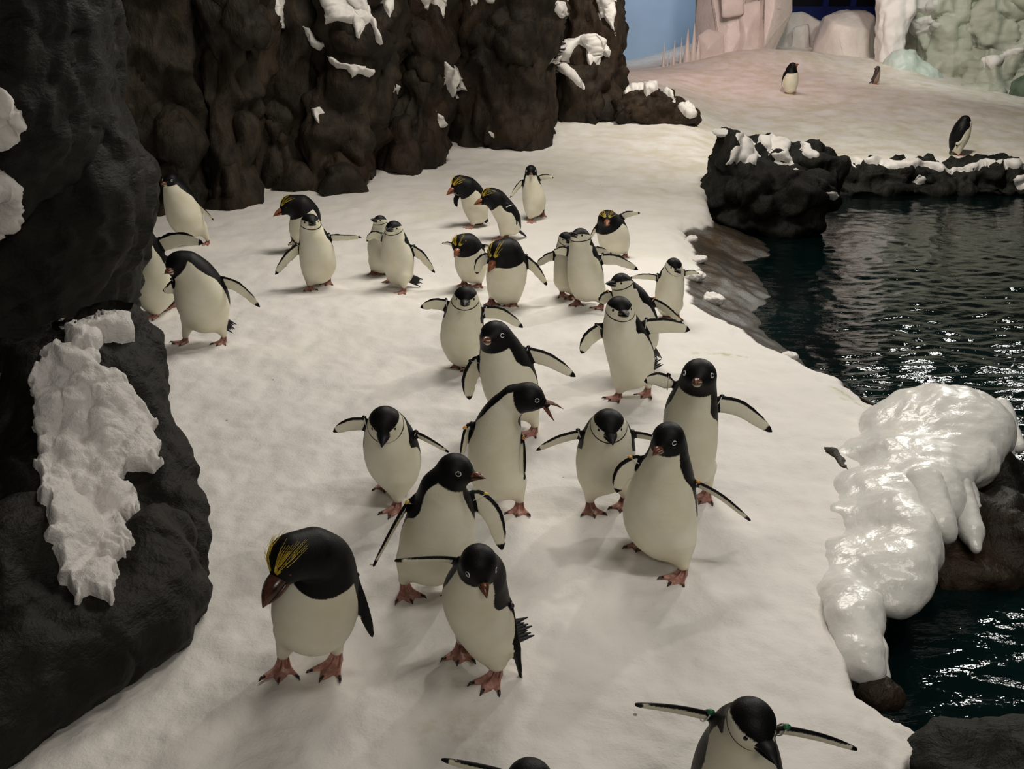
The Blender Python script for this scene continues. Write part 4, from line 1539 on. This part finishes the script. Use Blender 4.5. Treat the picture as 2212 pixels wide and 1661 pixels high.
    for k, g in enumerate(G):
        fy = math.radians(foot_yaw[k % 2])
        fd = np.array([Fd[0] * math.cos(fy) - Fd[1] * math.sin(fy), Fd[0] * math.sin(fy) + Fd[1] * math.cos(fy), 0])
        flen = 0.115 if kind == 'M' else 0.105
        heel = g - fd * flen * 0.45
        heel[2] = hz(heel[0], heel[1])
        ank = heel + UP * 0.052
        hip = base[:3] + (ank - base[:3]) * np.array([0.75, 0.75, 0.35])
        heels.append((heel, fd, flen))
        if not legless:
            fld.add(np.minimum(hip, ank) - .05, np.maximum(hip, ank) + .05, lambda P: cone_sd(P, hip.astype(np.float32), ank.astype(np.float32), 0.056, 0.024), 0.07, pad=0.07)
    V, F = fld.mesh()
    V = lap(V, F, 2)
    bsd = body_sd(V)
    # ---- colour pattern
    vec, t, ext = nearest_on(V, SP)
    tang = np.gradient(SP[:, :3], axis=0)
    tang /= np.linalg.norm(tang, axis=1)[:, None]
    ti = np.stack([np.interp(t, np.linspace(0, 1, len(SP)), tang[:, k]) for k in range(3)], 1)
    ti /= np.linalg.norm(ti, axis=1)[:, None]
    Fp = Fd[None] - ti * (ti @ Fd)[:, None]
    Fp /= np.linalg.norm(Fp, axis=1)[:, None] + 1e-9
    r = np.linalg.norm(vec, axis=1) + 1e-9
    ct = (vec * Fp).sum(1) / r
    xs = [0, .25, .45, .6, .72, .85, 1.0]
    cth = np.interp(t, xs, {'A': [-.5, -.15, -.06, .08, .40, .55, .55], 'C': [-.5, -.15, -.06, .08, .42, .40, .10], 'M': [-.5, -.2, -.1, .03, .2, .4, .5]}[kind])
    rr = ext[:, 3]
    blk = (cth - ct) * rr
    for q in FL:
        s = q['a'] + (SP[np.argmin(((SP[:, :3] - q['a']) ** 2).sum(1)), :3] - q['a']) * 0.12
        dd = V - s - np.clip((V - s) @ (-ti[0]), -rh * 0.2, rh * 1.2)[:, None] * (-ti[0])
        blk = np.maximum(blk, rh * 0.62 - np.linalg.norm(dd, axis=1) - rh * 0.35 * sstep(0, rh * 1.2, (V - s) @ (-ti[0])))
    hl = (V - Hc) @ A3.T / rh
    dh = np.linalg.norm(V - Hc, axis=1)
    strap = np.full(len(V), 1.0)
    if kind == 'A':
        blk = np.maximum(blk, rh * 1.30 - dh)
    elif kind == 'M':
        s_t = 0.84 if st is None else st
        span = np.linalg.norm(np.diff(SP[:, :3], axis=0), axis=1).sum()
        blk = np.maximum(blk, rh * 1.36 - dh)
        blk = np.maximum(blk, (t - (s_t - 0.04 * np.clip(ct, 0, 1) ** 3)) * span)
    else:
        x, y, z = hl[:, 0], np.abs(hl[:, 1]), hl[:, 2]
        cap = (z - (0.10 + 0.36 * y - 0.10 * np.clip(x, 0, 1))) * rh * 0.8
        nape = (-0.55 - x - 0.25 * z) * rh
        hb = np.maximum(cap, nape)
        wgt = sstep(1.62, 1.28, dh / rh)
        blk = np.where(wgt > 0, hb * wgt + blk * (1 - wgt), blk)
        ds = ((x + 0.35) * 0.50 + (z - 0.06) * 0.866) * rh
        outm = np.clip(z - 0.25 - 0.2 * y, 0, None) * rh + np.clip(dh / rh - 1.25, 0, None) * rh
        strap = np.sign(ds) * (np.abs(ds) + 0.6 * outm) * (0.0030 / max(0.0032, rh * 0.060))
    # flippers
    for q in FL:
        v2, t2, e2 = nearest_on(V, q['Q'])
        nn = v2 @ q['vent']
        w = np.sqrt(np.clip((v2 * v2).sum(1) - nn * nn, 0, None)) * np.sign(v2 @ q['W'])
        hwv = np.maximum(q['hw'] * prof(t2), 0.004)
        on = (np.abs(v2 @ q['N']) < q['thin'] * 2.6 + h) & (np.abs(w) < hwv * 1.4 + 2 * h) & (t2 > 0.12) & (bsd > 0.004)
        fb = np.maximum(w - q['hw'] * prof(np.clip(t2, 0, 0.75)) * 0.60, (t2 - 0.945) * 0.25)
        fb = np.maximum(fb, -nn * 1.5 - 0.001)
        wq = sstep(0.004, 0.018, bsd)
        blk = np.where(on, fb * wq + blk * (1 - wq), blk)
        strap = np.where(on, 1.0, strap)
    bm = M_FEATHER if mat is None else mat
    root = empty('penguin', tuple(org))
    tag(root, label, 'penguin', group)
    link('body', mesh_from('body', V - org, F, bm, attrs={'blk': blk, 'strap': strap}), root)

    # ---- bill
    bm_ = {'A': M_BILL_A, 'C': M_BILL_C, 'M': M_BILL_M if not near else M_BILL_D}[kind]
    bb = Hc + f * rh * (1.15 if kind == 'A' else 0.92) - up * rh * 0.10
    wid = {'A': 0.31, 'C': 0.46, 'M': 0.50 if near else 0.40}[kind] * rh
    hgt = {'A': 0.21, 'C': 0.27, 'M': 0.42 if near else 0.34}[kind] * rh

    def mandible(name, tipp, upper, mat_):
        n = 12
        ax = unit(tipp - bb)
        u2 = unit(up - ax * (up @ ax))
        s2 = np.cross(u2, ax)
        b = MB()
        rings = []
        m = 9
        for i in range(m):
            q = i / (m - 1)
            c = bb + (tipp - bb) * q + u2 * (rh * 0.10 * math.sin(math.pi * min(1, q * 1.1)) if upper else 0) - (u2 * rh * 0.06 * q ** 3 if upper else 0)
            sc = (1 - q ** 1.5) * 0.95 + 0.05
            if kind == 'M':
                sc = (1 - q ** (2.6 if near else 1.7)) * 0.93 + 0.07
            a_, h_ = wid * sc, hgt * sc
            for k in range(n):
                an = 2 * math.pi * k / n
                cz = math.sin(an)
                if upper:
                    cz = cz * (1.0 if cz > 0 else 0.35)
                else:
                    cz = cz * (0.35 if cz > 0 else 0.9)
                rings.append(c + s2 * a_ * math.cos(an) + u2 * (h_ * cz + (hgt * .12 if upper else -hgt * .18) * sc))
        fs = []
        for i in range(m - 1):
            for k in range(n):
                fs.append((i * n + k, i * n + (k + 1) % n, (i + 1) * n + (k + 1) % n, (i + 1) * n + k))
        fs.append(tuple(range(n - 1, -1, -1)))
        fs.append(tuple((m - 1) * n + k for k in range(n)))
        b.add(rings, fs)
        return b.build(name, mat_, root, org)
    if open_bill is not None:
        d2 = unit(ray(*open_bill))
        tc2 = (Tp - o) @ d2
        T2 = o + d2 * tc2
        mandible('upper_bill', Tp, True, bm_)
        mandible('lower_bill', T2, False, bm_)
    else:
        mandible('upper_bill', Tp, True, bm_)
        mandible('lower_bill', Tp - (Tp - bb) * 0.06 - up * rh * 0.05, False, bm_)

    # ---- eyes
    def surf(dirn, ctr=None):
        dirn = unit(dirn)
        ts = np.linspace(0.3 * rh, 2.2 * rh, 200)
        c0 = Hc if ctr is None else ctr
        P = c0 + ts[:, None] * dirn
        s = head_sd(P)
        i = np.nonzero(s > 0)[0]
        return P[i[0]] if len(i) else P[-1]
    if Yb < 24:
        for sg in (1, -1):
            ed = {'A': (0.62, 0.72, 0.22), 'C': (0.66, 0.66, 0.13), 'M': (0.66, 0.66, 0.20)}[kind] if eye is None else eye
            dirn = unit(f * ed[0] + sd * ed[1] * sg + up * ed[2])
            c = surf(dirn)
            nrm = unit(sd * sg * 0.85 + f * 0.35 + up * 0.2)
            a = unit(f - nrm * (f @ nrm))
            b_ = np.cross(nrm, a)
            re = rh * {'A': 0.12, 'C': 0.135, 'M': 0.09}[kind]
            eb = MB()
            eb.ball(c, (re, re, re * 0.5), (a, b_, nrm), 12, 8)
            eo = eb.build('eye', M_EYE if kind != 'M' else M_EYE_R, root, org)
            if kind == 'A':
                rb = MB()
                rb.ring(c + nrm * re * 0.42, a, b_, re * 1.28, re * 1.10, re * 0.20, 24, 6, nrm)
                rb.build('eye_ring', M_EYERING, eo, org)

    # ---- crest
    if kind == 'M' and crest:
        rs = np.random.RandomState(int(hu) % 1000)
        for sg in (1, -1):
            cb = MB()
            ns = 20 if near else 9
            for i in range(ns):
                q = i / (ns - 1)
                d0 = np.array([0.86, 0.10 + 0.10 * q, 0.50 - 0.12 * q])
                d1 = np.array([-0.10 - 0.75 * rs.rand(), 0.30 + 0.60 * q + 0.1 * rs.randn(), 0.95 - 0.55 * q + 0.08 * rs.randn()])
                Ls = rs.uniform(0.55, 1.35)
                pl, rd = [], []
                for k in range(7):
                    w = k / 6
                    dd = d0 * (1 - w * Ls) + d1 * w * Ls
                    dd = np.array([dd[0], dd[1] * sg, dd[2]])
                    p = surf(dd @ A3)
                    out = unit(dd @ A3)
                    pl.append(p + out * rh * (0.015 + (0.10 + 0.22 * rs.rand()) * w ** 2))
                    rd.append(max(0.0010 if near else 0.0026, rh * 0.022) * (1 - 0.8 * w))
                cb.tube(pl, rd, 5)
            cb.build('crest', M_CREST, root, org)

    # ---- feet
    for k, (heel, fd, flen) in enumerate(heels):
        fv, ff = foot_mesh(flen, 1.0)
        sdv = np.cross(UP, fd)
        zz = []
        for lx in (0.02, 0.10):
            zz.append(hz(*(heel + fd * lx)[:2]))
        slope = (zz[1] - zz[0]) / 0.08
        W_ = heel + fv[:, :1] * fd + fv[:, 1:2] * sdv + fv[:, 2:3] * UP
        W_[:, 2] += zz[0] - heel[2] + slope * (fv[:, 0] - 0.02) + 0.002
        fo = link('foot', mesh_from('foot', W_ - org, ff, M_FOOT), root)
        if Yb < 9.0:
            for an in (-29, 0, 29):
                a = math.radians(an)
                R = flen * (1.0 if an == 0 else 0.93)
                cb = MB()
                pl = []
                for q, z in ((0.90, 0.008), (1.04, 0.010), (1.16, 0.001)):
                    lx, ly = R * q * math.cos(a), R * q * math.sin(a) * 1.2
                    p = heel + fd * lx + sdv * ly
                    p[2] += zz[0] - heel[2] + slope * (lx - 0.02) + z
                    pl.append(p)
                cb.tube(pl, [0.0065, 0.0055, 0.0012], 7)
                cb.build('claw', M_CLAW, fo, org)

    # ---- tail
    b0 = base[:3]
    r0 = base[3]
    if tail is not None:
        tt = at(tail[0], tail[1], Yb + (tail[2] if len(tail) > 2 else 0.05))
        root_t = b0 - Fd * r0 * 0.55 - UP * r0 * 0.35
        if np.linalg.norm(tt - b0) > 0.30:
            root_t = b0 + (tt - b0) * 0.5
    else:
        root_t = b0 - Fd * r0 * 0.75 - UP * r0 * 0.35
        tt = root_t - Fd * 0.09 - UP * 0.07
        tt[2] = max(tt[2], hz(tt[0], tt[1]) + 0.02)
    ax = unit(tt - root_t)
    lat = unit(np.cross(UP, Fd))
    lat = unit(lat - ax * (lat @ ax))
    tb = MB()
    lt = np.linalg.norm(tt - root_t)
    for k in range(-3, 4):
        dr = unit(ax + lat * 0.075 * k)
        e = root_t + dr * lt * (1 - 0.07 * ((k * 5) % 3))
        tb.tube([root_t + lat * 0.008 * k, root_t * .4 + e * .6 + lat * .004 * k, e], [0.016, 0.012, 0.0025], 6)
    tb.build('tail', M_TAIL, root, org)

    # ---- wing bands
    if bands and Yb < 12.5:
        for k, q in enumerate(FL):
            code = bands if isinstance(bands, str) else 'wk'
            Q = q['Q']
            i = 4
            c = Q[i]
            ax = unit(Q[i + 1] - Q[i - 1])
            nn = unit(np.cross(ax, q['W']))
            hwv = q['hw'] * float(prof(np.array([i / (len(Q) - 1)]))[0])
            rb = MB()
            rb.ring(c, q['W'], nn, hwv + 0.004, max(0.013, q['thin'] * 1.9), max(0.0022, Yb * 0.00045), 24, 6, ax)
            bo = rb.build('wing_band', M_BANDS[code[0]], root, org)
            tg = MB()
            tg.ball(c + q['W'] * (hwv + 0.006), (0.011, 0.008, 0.008), (ax, q['W'], nn), 10, 6)
            tg.build('tag_bead', M_BANDS[code[1]], bo, org)
    return root


# name, label, feet, spine (u, v, radius, metres towards the camera), head, bill tip, flippers (shoulder, bend, tip, chord px, tilt)
penguin('M', 'big yellow crested penguin bowing its thick bill beside the snowy boulder', [(610, 1465), (714, 1448)],
        [(683, 1345, 68, 0), (680, 1318, 92, .02), (690, 1265, 84, .06), (702, 1212, 60, .10), (675, 1195, 53, .15)], (630, 1202, 49, .20), (566, 1312),
        [((752, 1240), (778, 1300), (804, 1374), 40, 40, -.02, -.06, True)], yaw=-22, st=.66, bands='wk')
penguin('A', 'black headed penguin peering down at the front, one flipper straight out, ragged tail showing', [(994, 1422), (1060, 1486)],
        [(1058, 1378, 50, 0), (1042, 1340, 66, .02), (1027, 1285, 72, .05), (1036, 1240, 54, .09)], (1034, 1216, 40, .14), (1052, 1292),
        [((990, 1212), (940, 1207), (854, 1211), 34, 72, 0, .05), ((1098, 1300), (1112, 1370), (1127, 1477), 34, 70, -.02, .0, True)], yaw=-20, tail=(1149, 1352, .02), bands='wk')
penguin('A', 'black headed penguin seen in profile with ringed eye, standing behind the peering one', [(881, 1294), (985, 1285)],
        [(935, 1200, 66, 0), (942, 1170, 79, .01), (955, 1108, 70, .04), (955, 1058, 46, .07)], (982, 1016, 37, .09), (1050, 1032),
        [((886, 1082), (850, 1140), (807, 1222), 34, 76, 0, .05), ((1028, 1076), (1066, 1115), (1084, 1186), 46, 10, -.03, .0)], yaw=4, bands='wy')
penguin('C', 'white faced penguin looking straight down, spreading both flippers, left of the gaping one', [(831, 1056), (852, 1108)],
        [(858, 1012, 48, 0), (850, 990, 60, .01), (842, 955, 57, .05), (836, 925, 42, .09)], (831, 912, 34, .13), (825, 965),
        [((792, 916), (755, 917), (721, 932), 32, 22, 0, .0), ((896, 937), (928, 952), (968, 976), 30, 68, 0, .02)], yaw=-13, bands='wk')
penguin('A', 'black headed penguin stretching its neck sideways with bill wide open', [(1044, 1092), (1120, 1106)],
        [(1075, 1030, 52, 0), (1068, 985, 57, .01), (1073, 935, 53, .03), (1086, 892, 40, .06), (1112, 862, 30, .08)], (1142, 857, 31, .10), (1218, 882),
        [((1013, 922), (1004, 950), (997, 990), 32, 62, 0, .02), ((1124, 942), (1130, 985), (1131, 1030), 30, 66, -.02, .0, True)], yaw=4, open_bill=(1198, 911), bands='wo')
penguin('C', 'white faced penguin looking down with arms level, middle of the front group', [(1278, 1108), (1345, 1098)],
        [(1305, 1018, 50, 0), (1307, 1000, 63, .01), (1311, 960, 60, .05), (1313, 930, 43, .09)], (1314, 918, 34, .13), (1324, 960),
        [((1252, 938), (1205, 950), (1160, 972), 28, 48, 0, .02), ((1362, 938), (1395, 942), (1428, 952), 28, 60, 0, .0)], yaw=2, bands='wk')
penguin('A', 'tall black headed penguin looking down sideways, in front of the arms level one', [(1380, 1182), (1462, 1254)],
        [(1437, 1145, 66, 0), (1426, 1110, 80, .01), (1433, 1048, 68, .03), (1441, 1000, 50, .06), (1445, 965, 37, .08)], (1444, 946, 34, .10), (1410, 983),
        [((1381, 1000), (1346, 1022), (1333, 1062), 44, 12, -.02, -.02), ((1500, 1043), (1556, 1072), (1620, 1124), 36, 70, 0, .03)], yaw=-20, bands='wo')
penguin('A', 'tall black headed penguin facing outward nearest the ice overhang', [(1470, 1090), (1521, 1078)],
        [(1492, 1000, 50, 0), (1491, 955, 58, .01), (1493, 890, 57, .02), (1503, 845, 42, .05)], (1510, 812, 37, .09), (1503, 829),
        [((1443, 826), (1418, 818), (1393, 824), 32, 10, -.02, .0), ((1549, 872), (1602, 884), (1666, 932), 40, 14, -.02, .0)], yaw=-8, bands='wk')
penguin('A', 'black headed penguin standing right behind the gaping one, flippers drooping', [(1085, 930), (1146, 938)],
        [(1108, 860, 50, 0), (1102, 828, 60, .01), (1090, 786, 55, .03), (1079, 750, 40, .06)], (1070, 726, 33, .09), (1041, 737),
        [((1034, 782), (1014, 820), (1014, 862), 38, 12, -.02, .0), ((1134, 764), (1186, 778), (1242, 813), 34, 14, -.02, .0)], yaw=-20, bands='wk')
penguin('C', 'white faced penguin with broad spread flippers, just behind the one with drooping flippers', [(990, 792), (1018, 802)],
        [(1000, 752, 40, 0), (998, 728, 47, .01), (1001, 688, 43, .03), (1005, 660, 32, .05)], (1006, 644, 26, .08), (1003, 661),
        [((965, 660), (938, 656), (909, 664), 28, 12, -.02, .0), ((1046, 674), (1084, 678), (1129, 707), 30, 14, -.02, .0)], yaw=-6, bands='wk')
penguin('C', 'white faced penguin striding with both flippers held out, head turned to the pool', [(1328, 864), (1394, 852)],
        [(1366, 797, 44, 0), (1362, 766, 51, .01), (1346, 718, 45, .02), (1339, 690, 32, .05)], (1337, 668, 28, .07), (1357, 683),
        [((1301, 711), (1272, 732), (1256, 763), 34, 10, -.02, .0), ((1394, 706), (1444, 703), (1489, 713), 36, 8, -.02, .0)], yaw=-18, foot_yaw=(-15, -5), tail=(1428, 776, .08), bands='wk')
penguin('C', 'white faced penguin in profile with flat dark bill, behind the striding one', [(1385, 795), (1358, 790)],
        [(1385, 728, 38, 0), (1378, 698, 44, .01), (1366, 655, 38, .03), (1351, 630, 27, .05)], (1342, 612, 22, .07), (1307, 612),
        [((1322, 640), (1306, 645), (1300, 658), 30, 12, -.02, .0), ((1406, 650), (1440, 668), (1473, 699), 26, 45, -.02, .0)], yaw=-26, tail=(1420, 776, .1), bands='wo')
penguin('C', 'small white faced penguin at the edge of the pool by the snow lumps', [(1440, 690), (1460, 690)],
        [(1445, 655, 27, 0), (1446, 632, 31, .01), (1450, 602, 28, .02), (1454, 586, 21, .04)], (1455, 574, 17, .06), (1471, 591),
        [((1420, 600), (1392, 597), (1360, 600), 16, 20, -.02, .0), ((1477, 591), (1495, 588), (1510, 591), 14, 20, -.02, .0)], yaw=6, bands='wk')
penguin('C', 'white faced penguin turning its bill aside, standing before another that looks the other way', [(1246, 661), (1294, 668)],
        [(1267, 617, 35, 0), (1265, 595, 39, .01), (1259, 555, 33, .02), (1255, 530, 24, .03)], (1254, 513, 20, .05), (1228, 502),
        [((1228, 544), (1212, 541), (1196, 547), 22, 10, -.02, .0), ((1298, 560), (1334, 562), (1378, 583), 26, 12, -.02, .0)], yaw=-18, bands='wk')
penguin('C', 'white faced penguin half hidden behind the one turning its bill aside', [(1217, 642), (1236, 646)],
        [(1224, 602, 28, 0), (1226, 580, 30, .01), (1225, 548, 26, .02), (1223, 530, 19, .03)], (1222, 517, 16, .05), (1236, 524),
        [((1205, 549), (1180, 558), (1156, 576), 22, 10, -.02, .0), ((1248, 545), (1290, 540), (1322, 549), 20, 15, .02, .0)], yaw=8, bands='wk')
penguin('M', 'yellow browed penguin facing forward with one flipper raised, beyond the white faced pair', [(1316, 557), (1348, 557)],
        [(1328, 524, 29, 0), (1326, 515, 34, .01), (1321, 495, 32, .02), (1315, 481, 24, .04)], (1312, 473, 19, .07), (1311, 487),
        [((1293, 487), (1283, 500), (1276, 514), 16, 50, 0, .0), ((1338, 473), (1354, 463), (1383, 460), 18, 20, -.02, .0)], yaw=-6, st=.86, bands=False)
penguin('M', 'plump yellow crested penguin with orange bill lowered, ahead of its twin', [(1062, 658), (1108, 662)],
        [(1092, 617, 39, 0), (1094, 596, 44, .01), (1097, 566, 40, .04), (1096, 545, 30, .07)], (1077, 545, 24, .11), (1055, 588),
        [((1052, 556), (1036, 568), (1030, 592), 26, 14, -.02, .0), ((1128, 558), (1156, 580), (1181, 616), 26, 26, -.02, .0)], yaw=-10, st=.80, bands='wk')
penguin('M', 'yellow crested penguin peeking from behind the plump one with lowered bill', [(1003, 620), (1032, 621)],
        [(1018, 580, 31, 0), (1017, 566, 35, .01), (1015, 545, 32, .03), (1010, 530, 25, .05)], (996, 527, 20, .08), (981, 555),
        [((978, 528), (966, 525), (954, 526), 12, 50, 0, .0), ((1036, 532), (1050, 531), (1064, 534), 14, 60, 0, .0)], yaw=-10, st=.82, bands='wk')
penguin('M', 'yellow crested penguin walking in profile, black back and tail towards us', [(1086, 515), (1074, 520)],
        [(1106, 488, 20, 0), (1097, 468, 26, 0), (1081, 444, 24, .01), (1071, 431, 21, .02)], (1059, 424, 18, .03), (1023, 442),
        [((1098, 446), (1108, 462), (1116, 486), 18, 10, .10, .10, True)], yaw=-70, st=.80, tail=(1138, 512, 0.0), bands='wk', foot_yaw=(0, 0))
penguin('M', 'yellow crested penguin marching sideways just beyond the other walker', [(1014, 495), (1034, 484)],
        [(1034, 462, 21, 0), (1027, 446, 27, 0), (1020, 420, 26, .01), (1009, 404, 21, .03)], (993, 397, 18, .05), (964, 421),
        [((990, 420), (984, 433), (987, 447), 14, 20, 0, .0, True), ((1034, 413), (1042, 417), (1050, 424), 14, 50, .02, .0, True)], yaw=-42, st=.82, tail=(1054, 480, .0), bands='wk', foot_yaw=(0, 0))
penguin('A', 'slim black headed penguin farthest back in the flock, both flippers spread', [(1147, 479), (1171, 468)],
        [(1154, 447, 21, 0), (1154, 432, 25, .0), (1149, 402, 20, .01), (1147, 384, 14, .02)], (1147, 369, 12, .03), (1147, 378),
        [((1128, 393), (1116, 407), (1102, 427), 13, 20, -.02, .0), ((1164, 385), (1180, 382), (1196, 384), 14, 14, -.02, .0)], yaw=3, bands=False)
penguin('C', 'white faced penguin with tail showing, one flipper swung back, hiding another', [(840, 611), (868, 635)],
        [(863, 587, 30, 0), (859, 560, 35, .01), (854, 526, 29, .02), (851, 510, 22, .03)], (851, 495, 18, .05), (834, 496),
        [((828, 513), (806, 507), (792, 521), 20, 10, -.02, .0), ((887, 537), (912, 554), (939, 589), 24, 28, -.02, .0)], yaw=-18, tail=(912, 612, .06), bands='wg')
penguin('C', 'white faced penguin mostly hidden behind the one with its tail showing', [(807, 594), (836, 592)],
        [(826, 566, 25, 0), (826, 546, 30, .01), (824, 512, 25, .01), (822, 494, 17, .02)], (821, 479, 14, .04), (800, 473),
        [((802, 515), (797, 530), (796, 548), 14, 60, 0, -.03)], yaw=-8, bands=False)
penguin('C', 'white faced penguin walking alone with wings out, before a crested one', [(670, 627), (708, 617)],
        [(688, 580, 33, 0), (687, 562, 39, .01), (680, 522, 33, .02), (672, 500, 23, .03)], (670, 482, 20, .05), (679, 482),
        [((650, 533), (622, 556), (595, 593), 26, 24, -.02, .0), ((712, 513), (744, 513), (781, 512), 18, 24, -.02, .0)], yaw=-6, bands='wk')
penguin('M', 'yellow crested penguin with orange bill in profile, behind the lone white faced walker', [(632, 541), (664, 546)],
        [(657, 505, 28, 0), (658, 492, 33, .01), (660, 466, 32, .02), (650, 448, 26, .03)], (628, 442, 20, .05), (589, 467),
        [((688, 480), (694, 495), (700, 512), 16, 60, 0, .0), ((640, 515), (632, 524), (622, 530), 14, 40, .02, .0)], yaw=-32, st=.80, bands='wy')
penguin('A', 'slim dark headed penguin standing against the rock wall in the shadow', [(405, 530), (444, 528)],
        [(406, 482, 33, 0), (398, 462, 38, .01), (385, 426, 31, .02), (374, 407, 20, .03)], (369, 391, 16, .04), (347, 398),
        [((412, 434), (438, 452), (462, 476), 14, 50, -.02, .0)], yaw=-24, tail=(447, 500, .05), bands='wy')
penguin('A', 'black headed penguin striding with feet apart, in front of the one hidden by the pillar', [(390, 744), (478, 744)],
        [(443, 672, 48, 0), (437, 645, 57, .01), (421, 601, 46, .03), (403, 576, 33, .05)], (387, 571, 27, .07), (355, 590),
        [((466, 606), (514, 620), (561, 663), 26, 22, -.02, .0), ((378, 612), (366, 625), (352, 628), 24, 20, .06, .08)], yaw=-32, tail=(508, 711, .06), bands='wk', foot_yaw=(-25, 0))
penguin('A', 'penguin whose head is hidden behind the dark pillar, one wing reaching out', [(328, 687), (364, 669)],
        [(334, 640, 36, 0), (330, 612, 44, .01), (322, 562, 36, .02), (310, 525, 27, .03)], (300, 500, 23, .04), (275, 505),
        [((338, 533), (386, 516), (438, 525), 36, 10, -.02, .0), ((358, 560), (352, 576), (350, 592), 22, 60, .0, -.02, True)], yaw=-22, bands=False, foot_yaw=(-30, -60))
penguin('C', 'white faced penguin cut off by the bottom edge, bill down, wings straight out', [(1555, 1895), (1640, 1900)],
        [(1592, 1800, 78, 0), (1590, 1755, 104, .01), (1593, 1660, 95, .08), (1602, 1585, 64, .15)], (1622, 1560, 52, .21), (1682, 1655),
        [((1524, 1545), (1450, 1530), (1374, 1522), 40, 70, .02, .05), ((1686, 1576), (1770, 1592), (1849, 1618), 40, 68, .02, .0)], yaw=8, bands='wg')
penguin('A', 'penguin showing only the black crown of its head and one flipper at the bottom edge', [(1100, 2030), (1190, 2035)],
        [(1145, 1950, 80, 0), (1145, 1890, 104, .01), (1145, 1785, 92, .06), (1145, 1720, 62, .12)], (1144, 1692, 52, .17), (1160, 1760),
        [((1082, 1672), (1030, 1658), (957, 1641), 40, 66, .02, .02)], yaw=0, bands=False)
penguin('M', 'solitary penguin standing upright in the middle of the back slope', [(1700, 202), (1713, 203)],
        [(1707, 188, 14, 0), (1707, 178, 16, .0), (1709, 164, 15, .0), (1709, 152, 11, .0)], (1712, 144, 8.5, .02), (1726, 138),
        [((1697, 158), (1693, 172), (1690, 190), 10, 30, .0, .0, True), ((1722, 160), (1723, 175), (1721, 188), 8, 60, 0, 0, True)], yaw=25, st=.86, bands=False, crest=False)
penguin('A', 'penguin standing with its back turned on the snowy rock ledge', [(2076, 337), (2070, 334)],
        [(2066, 314, 15, 0), (2072, 297, 20, .0), (2079, 277, 18, .0), (2083, 264, 12, .0)], (2085, 259, 9.5, .0), (2097, 264, 0),
        [((2079, 281), (2074, 297), (2066, 316), 15, 8, .14, .14, True)], yaw=112, tail=(2051, 333, 0.0), bands=False, foot_yaw=(0, 0))
penguin('A', 'tiny brown penguin standing by the pale green ice mound', [(1890, 182), (1894, 182)],
        [(1892, 172, 6.5, 0), (1893, 166, 7, .0), (1895, 156, 6.5, .0), (1896, 150, 5, .0)], (1896, 147, 4.5, .0), (1888, 148, 0),
        [((1899, 154), (1899, 162), (1897, 172), 5, 30, 0, 0, True)], yaw=100, mat=M_FEATHER_B, bands=False)
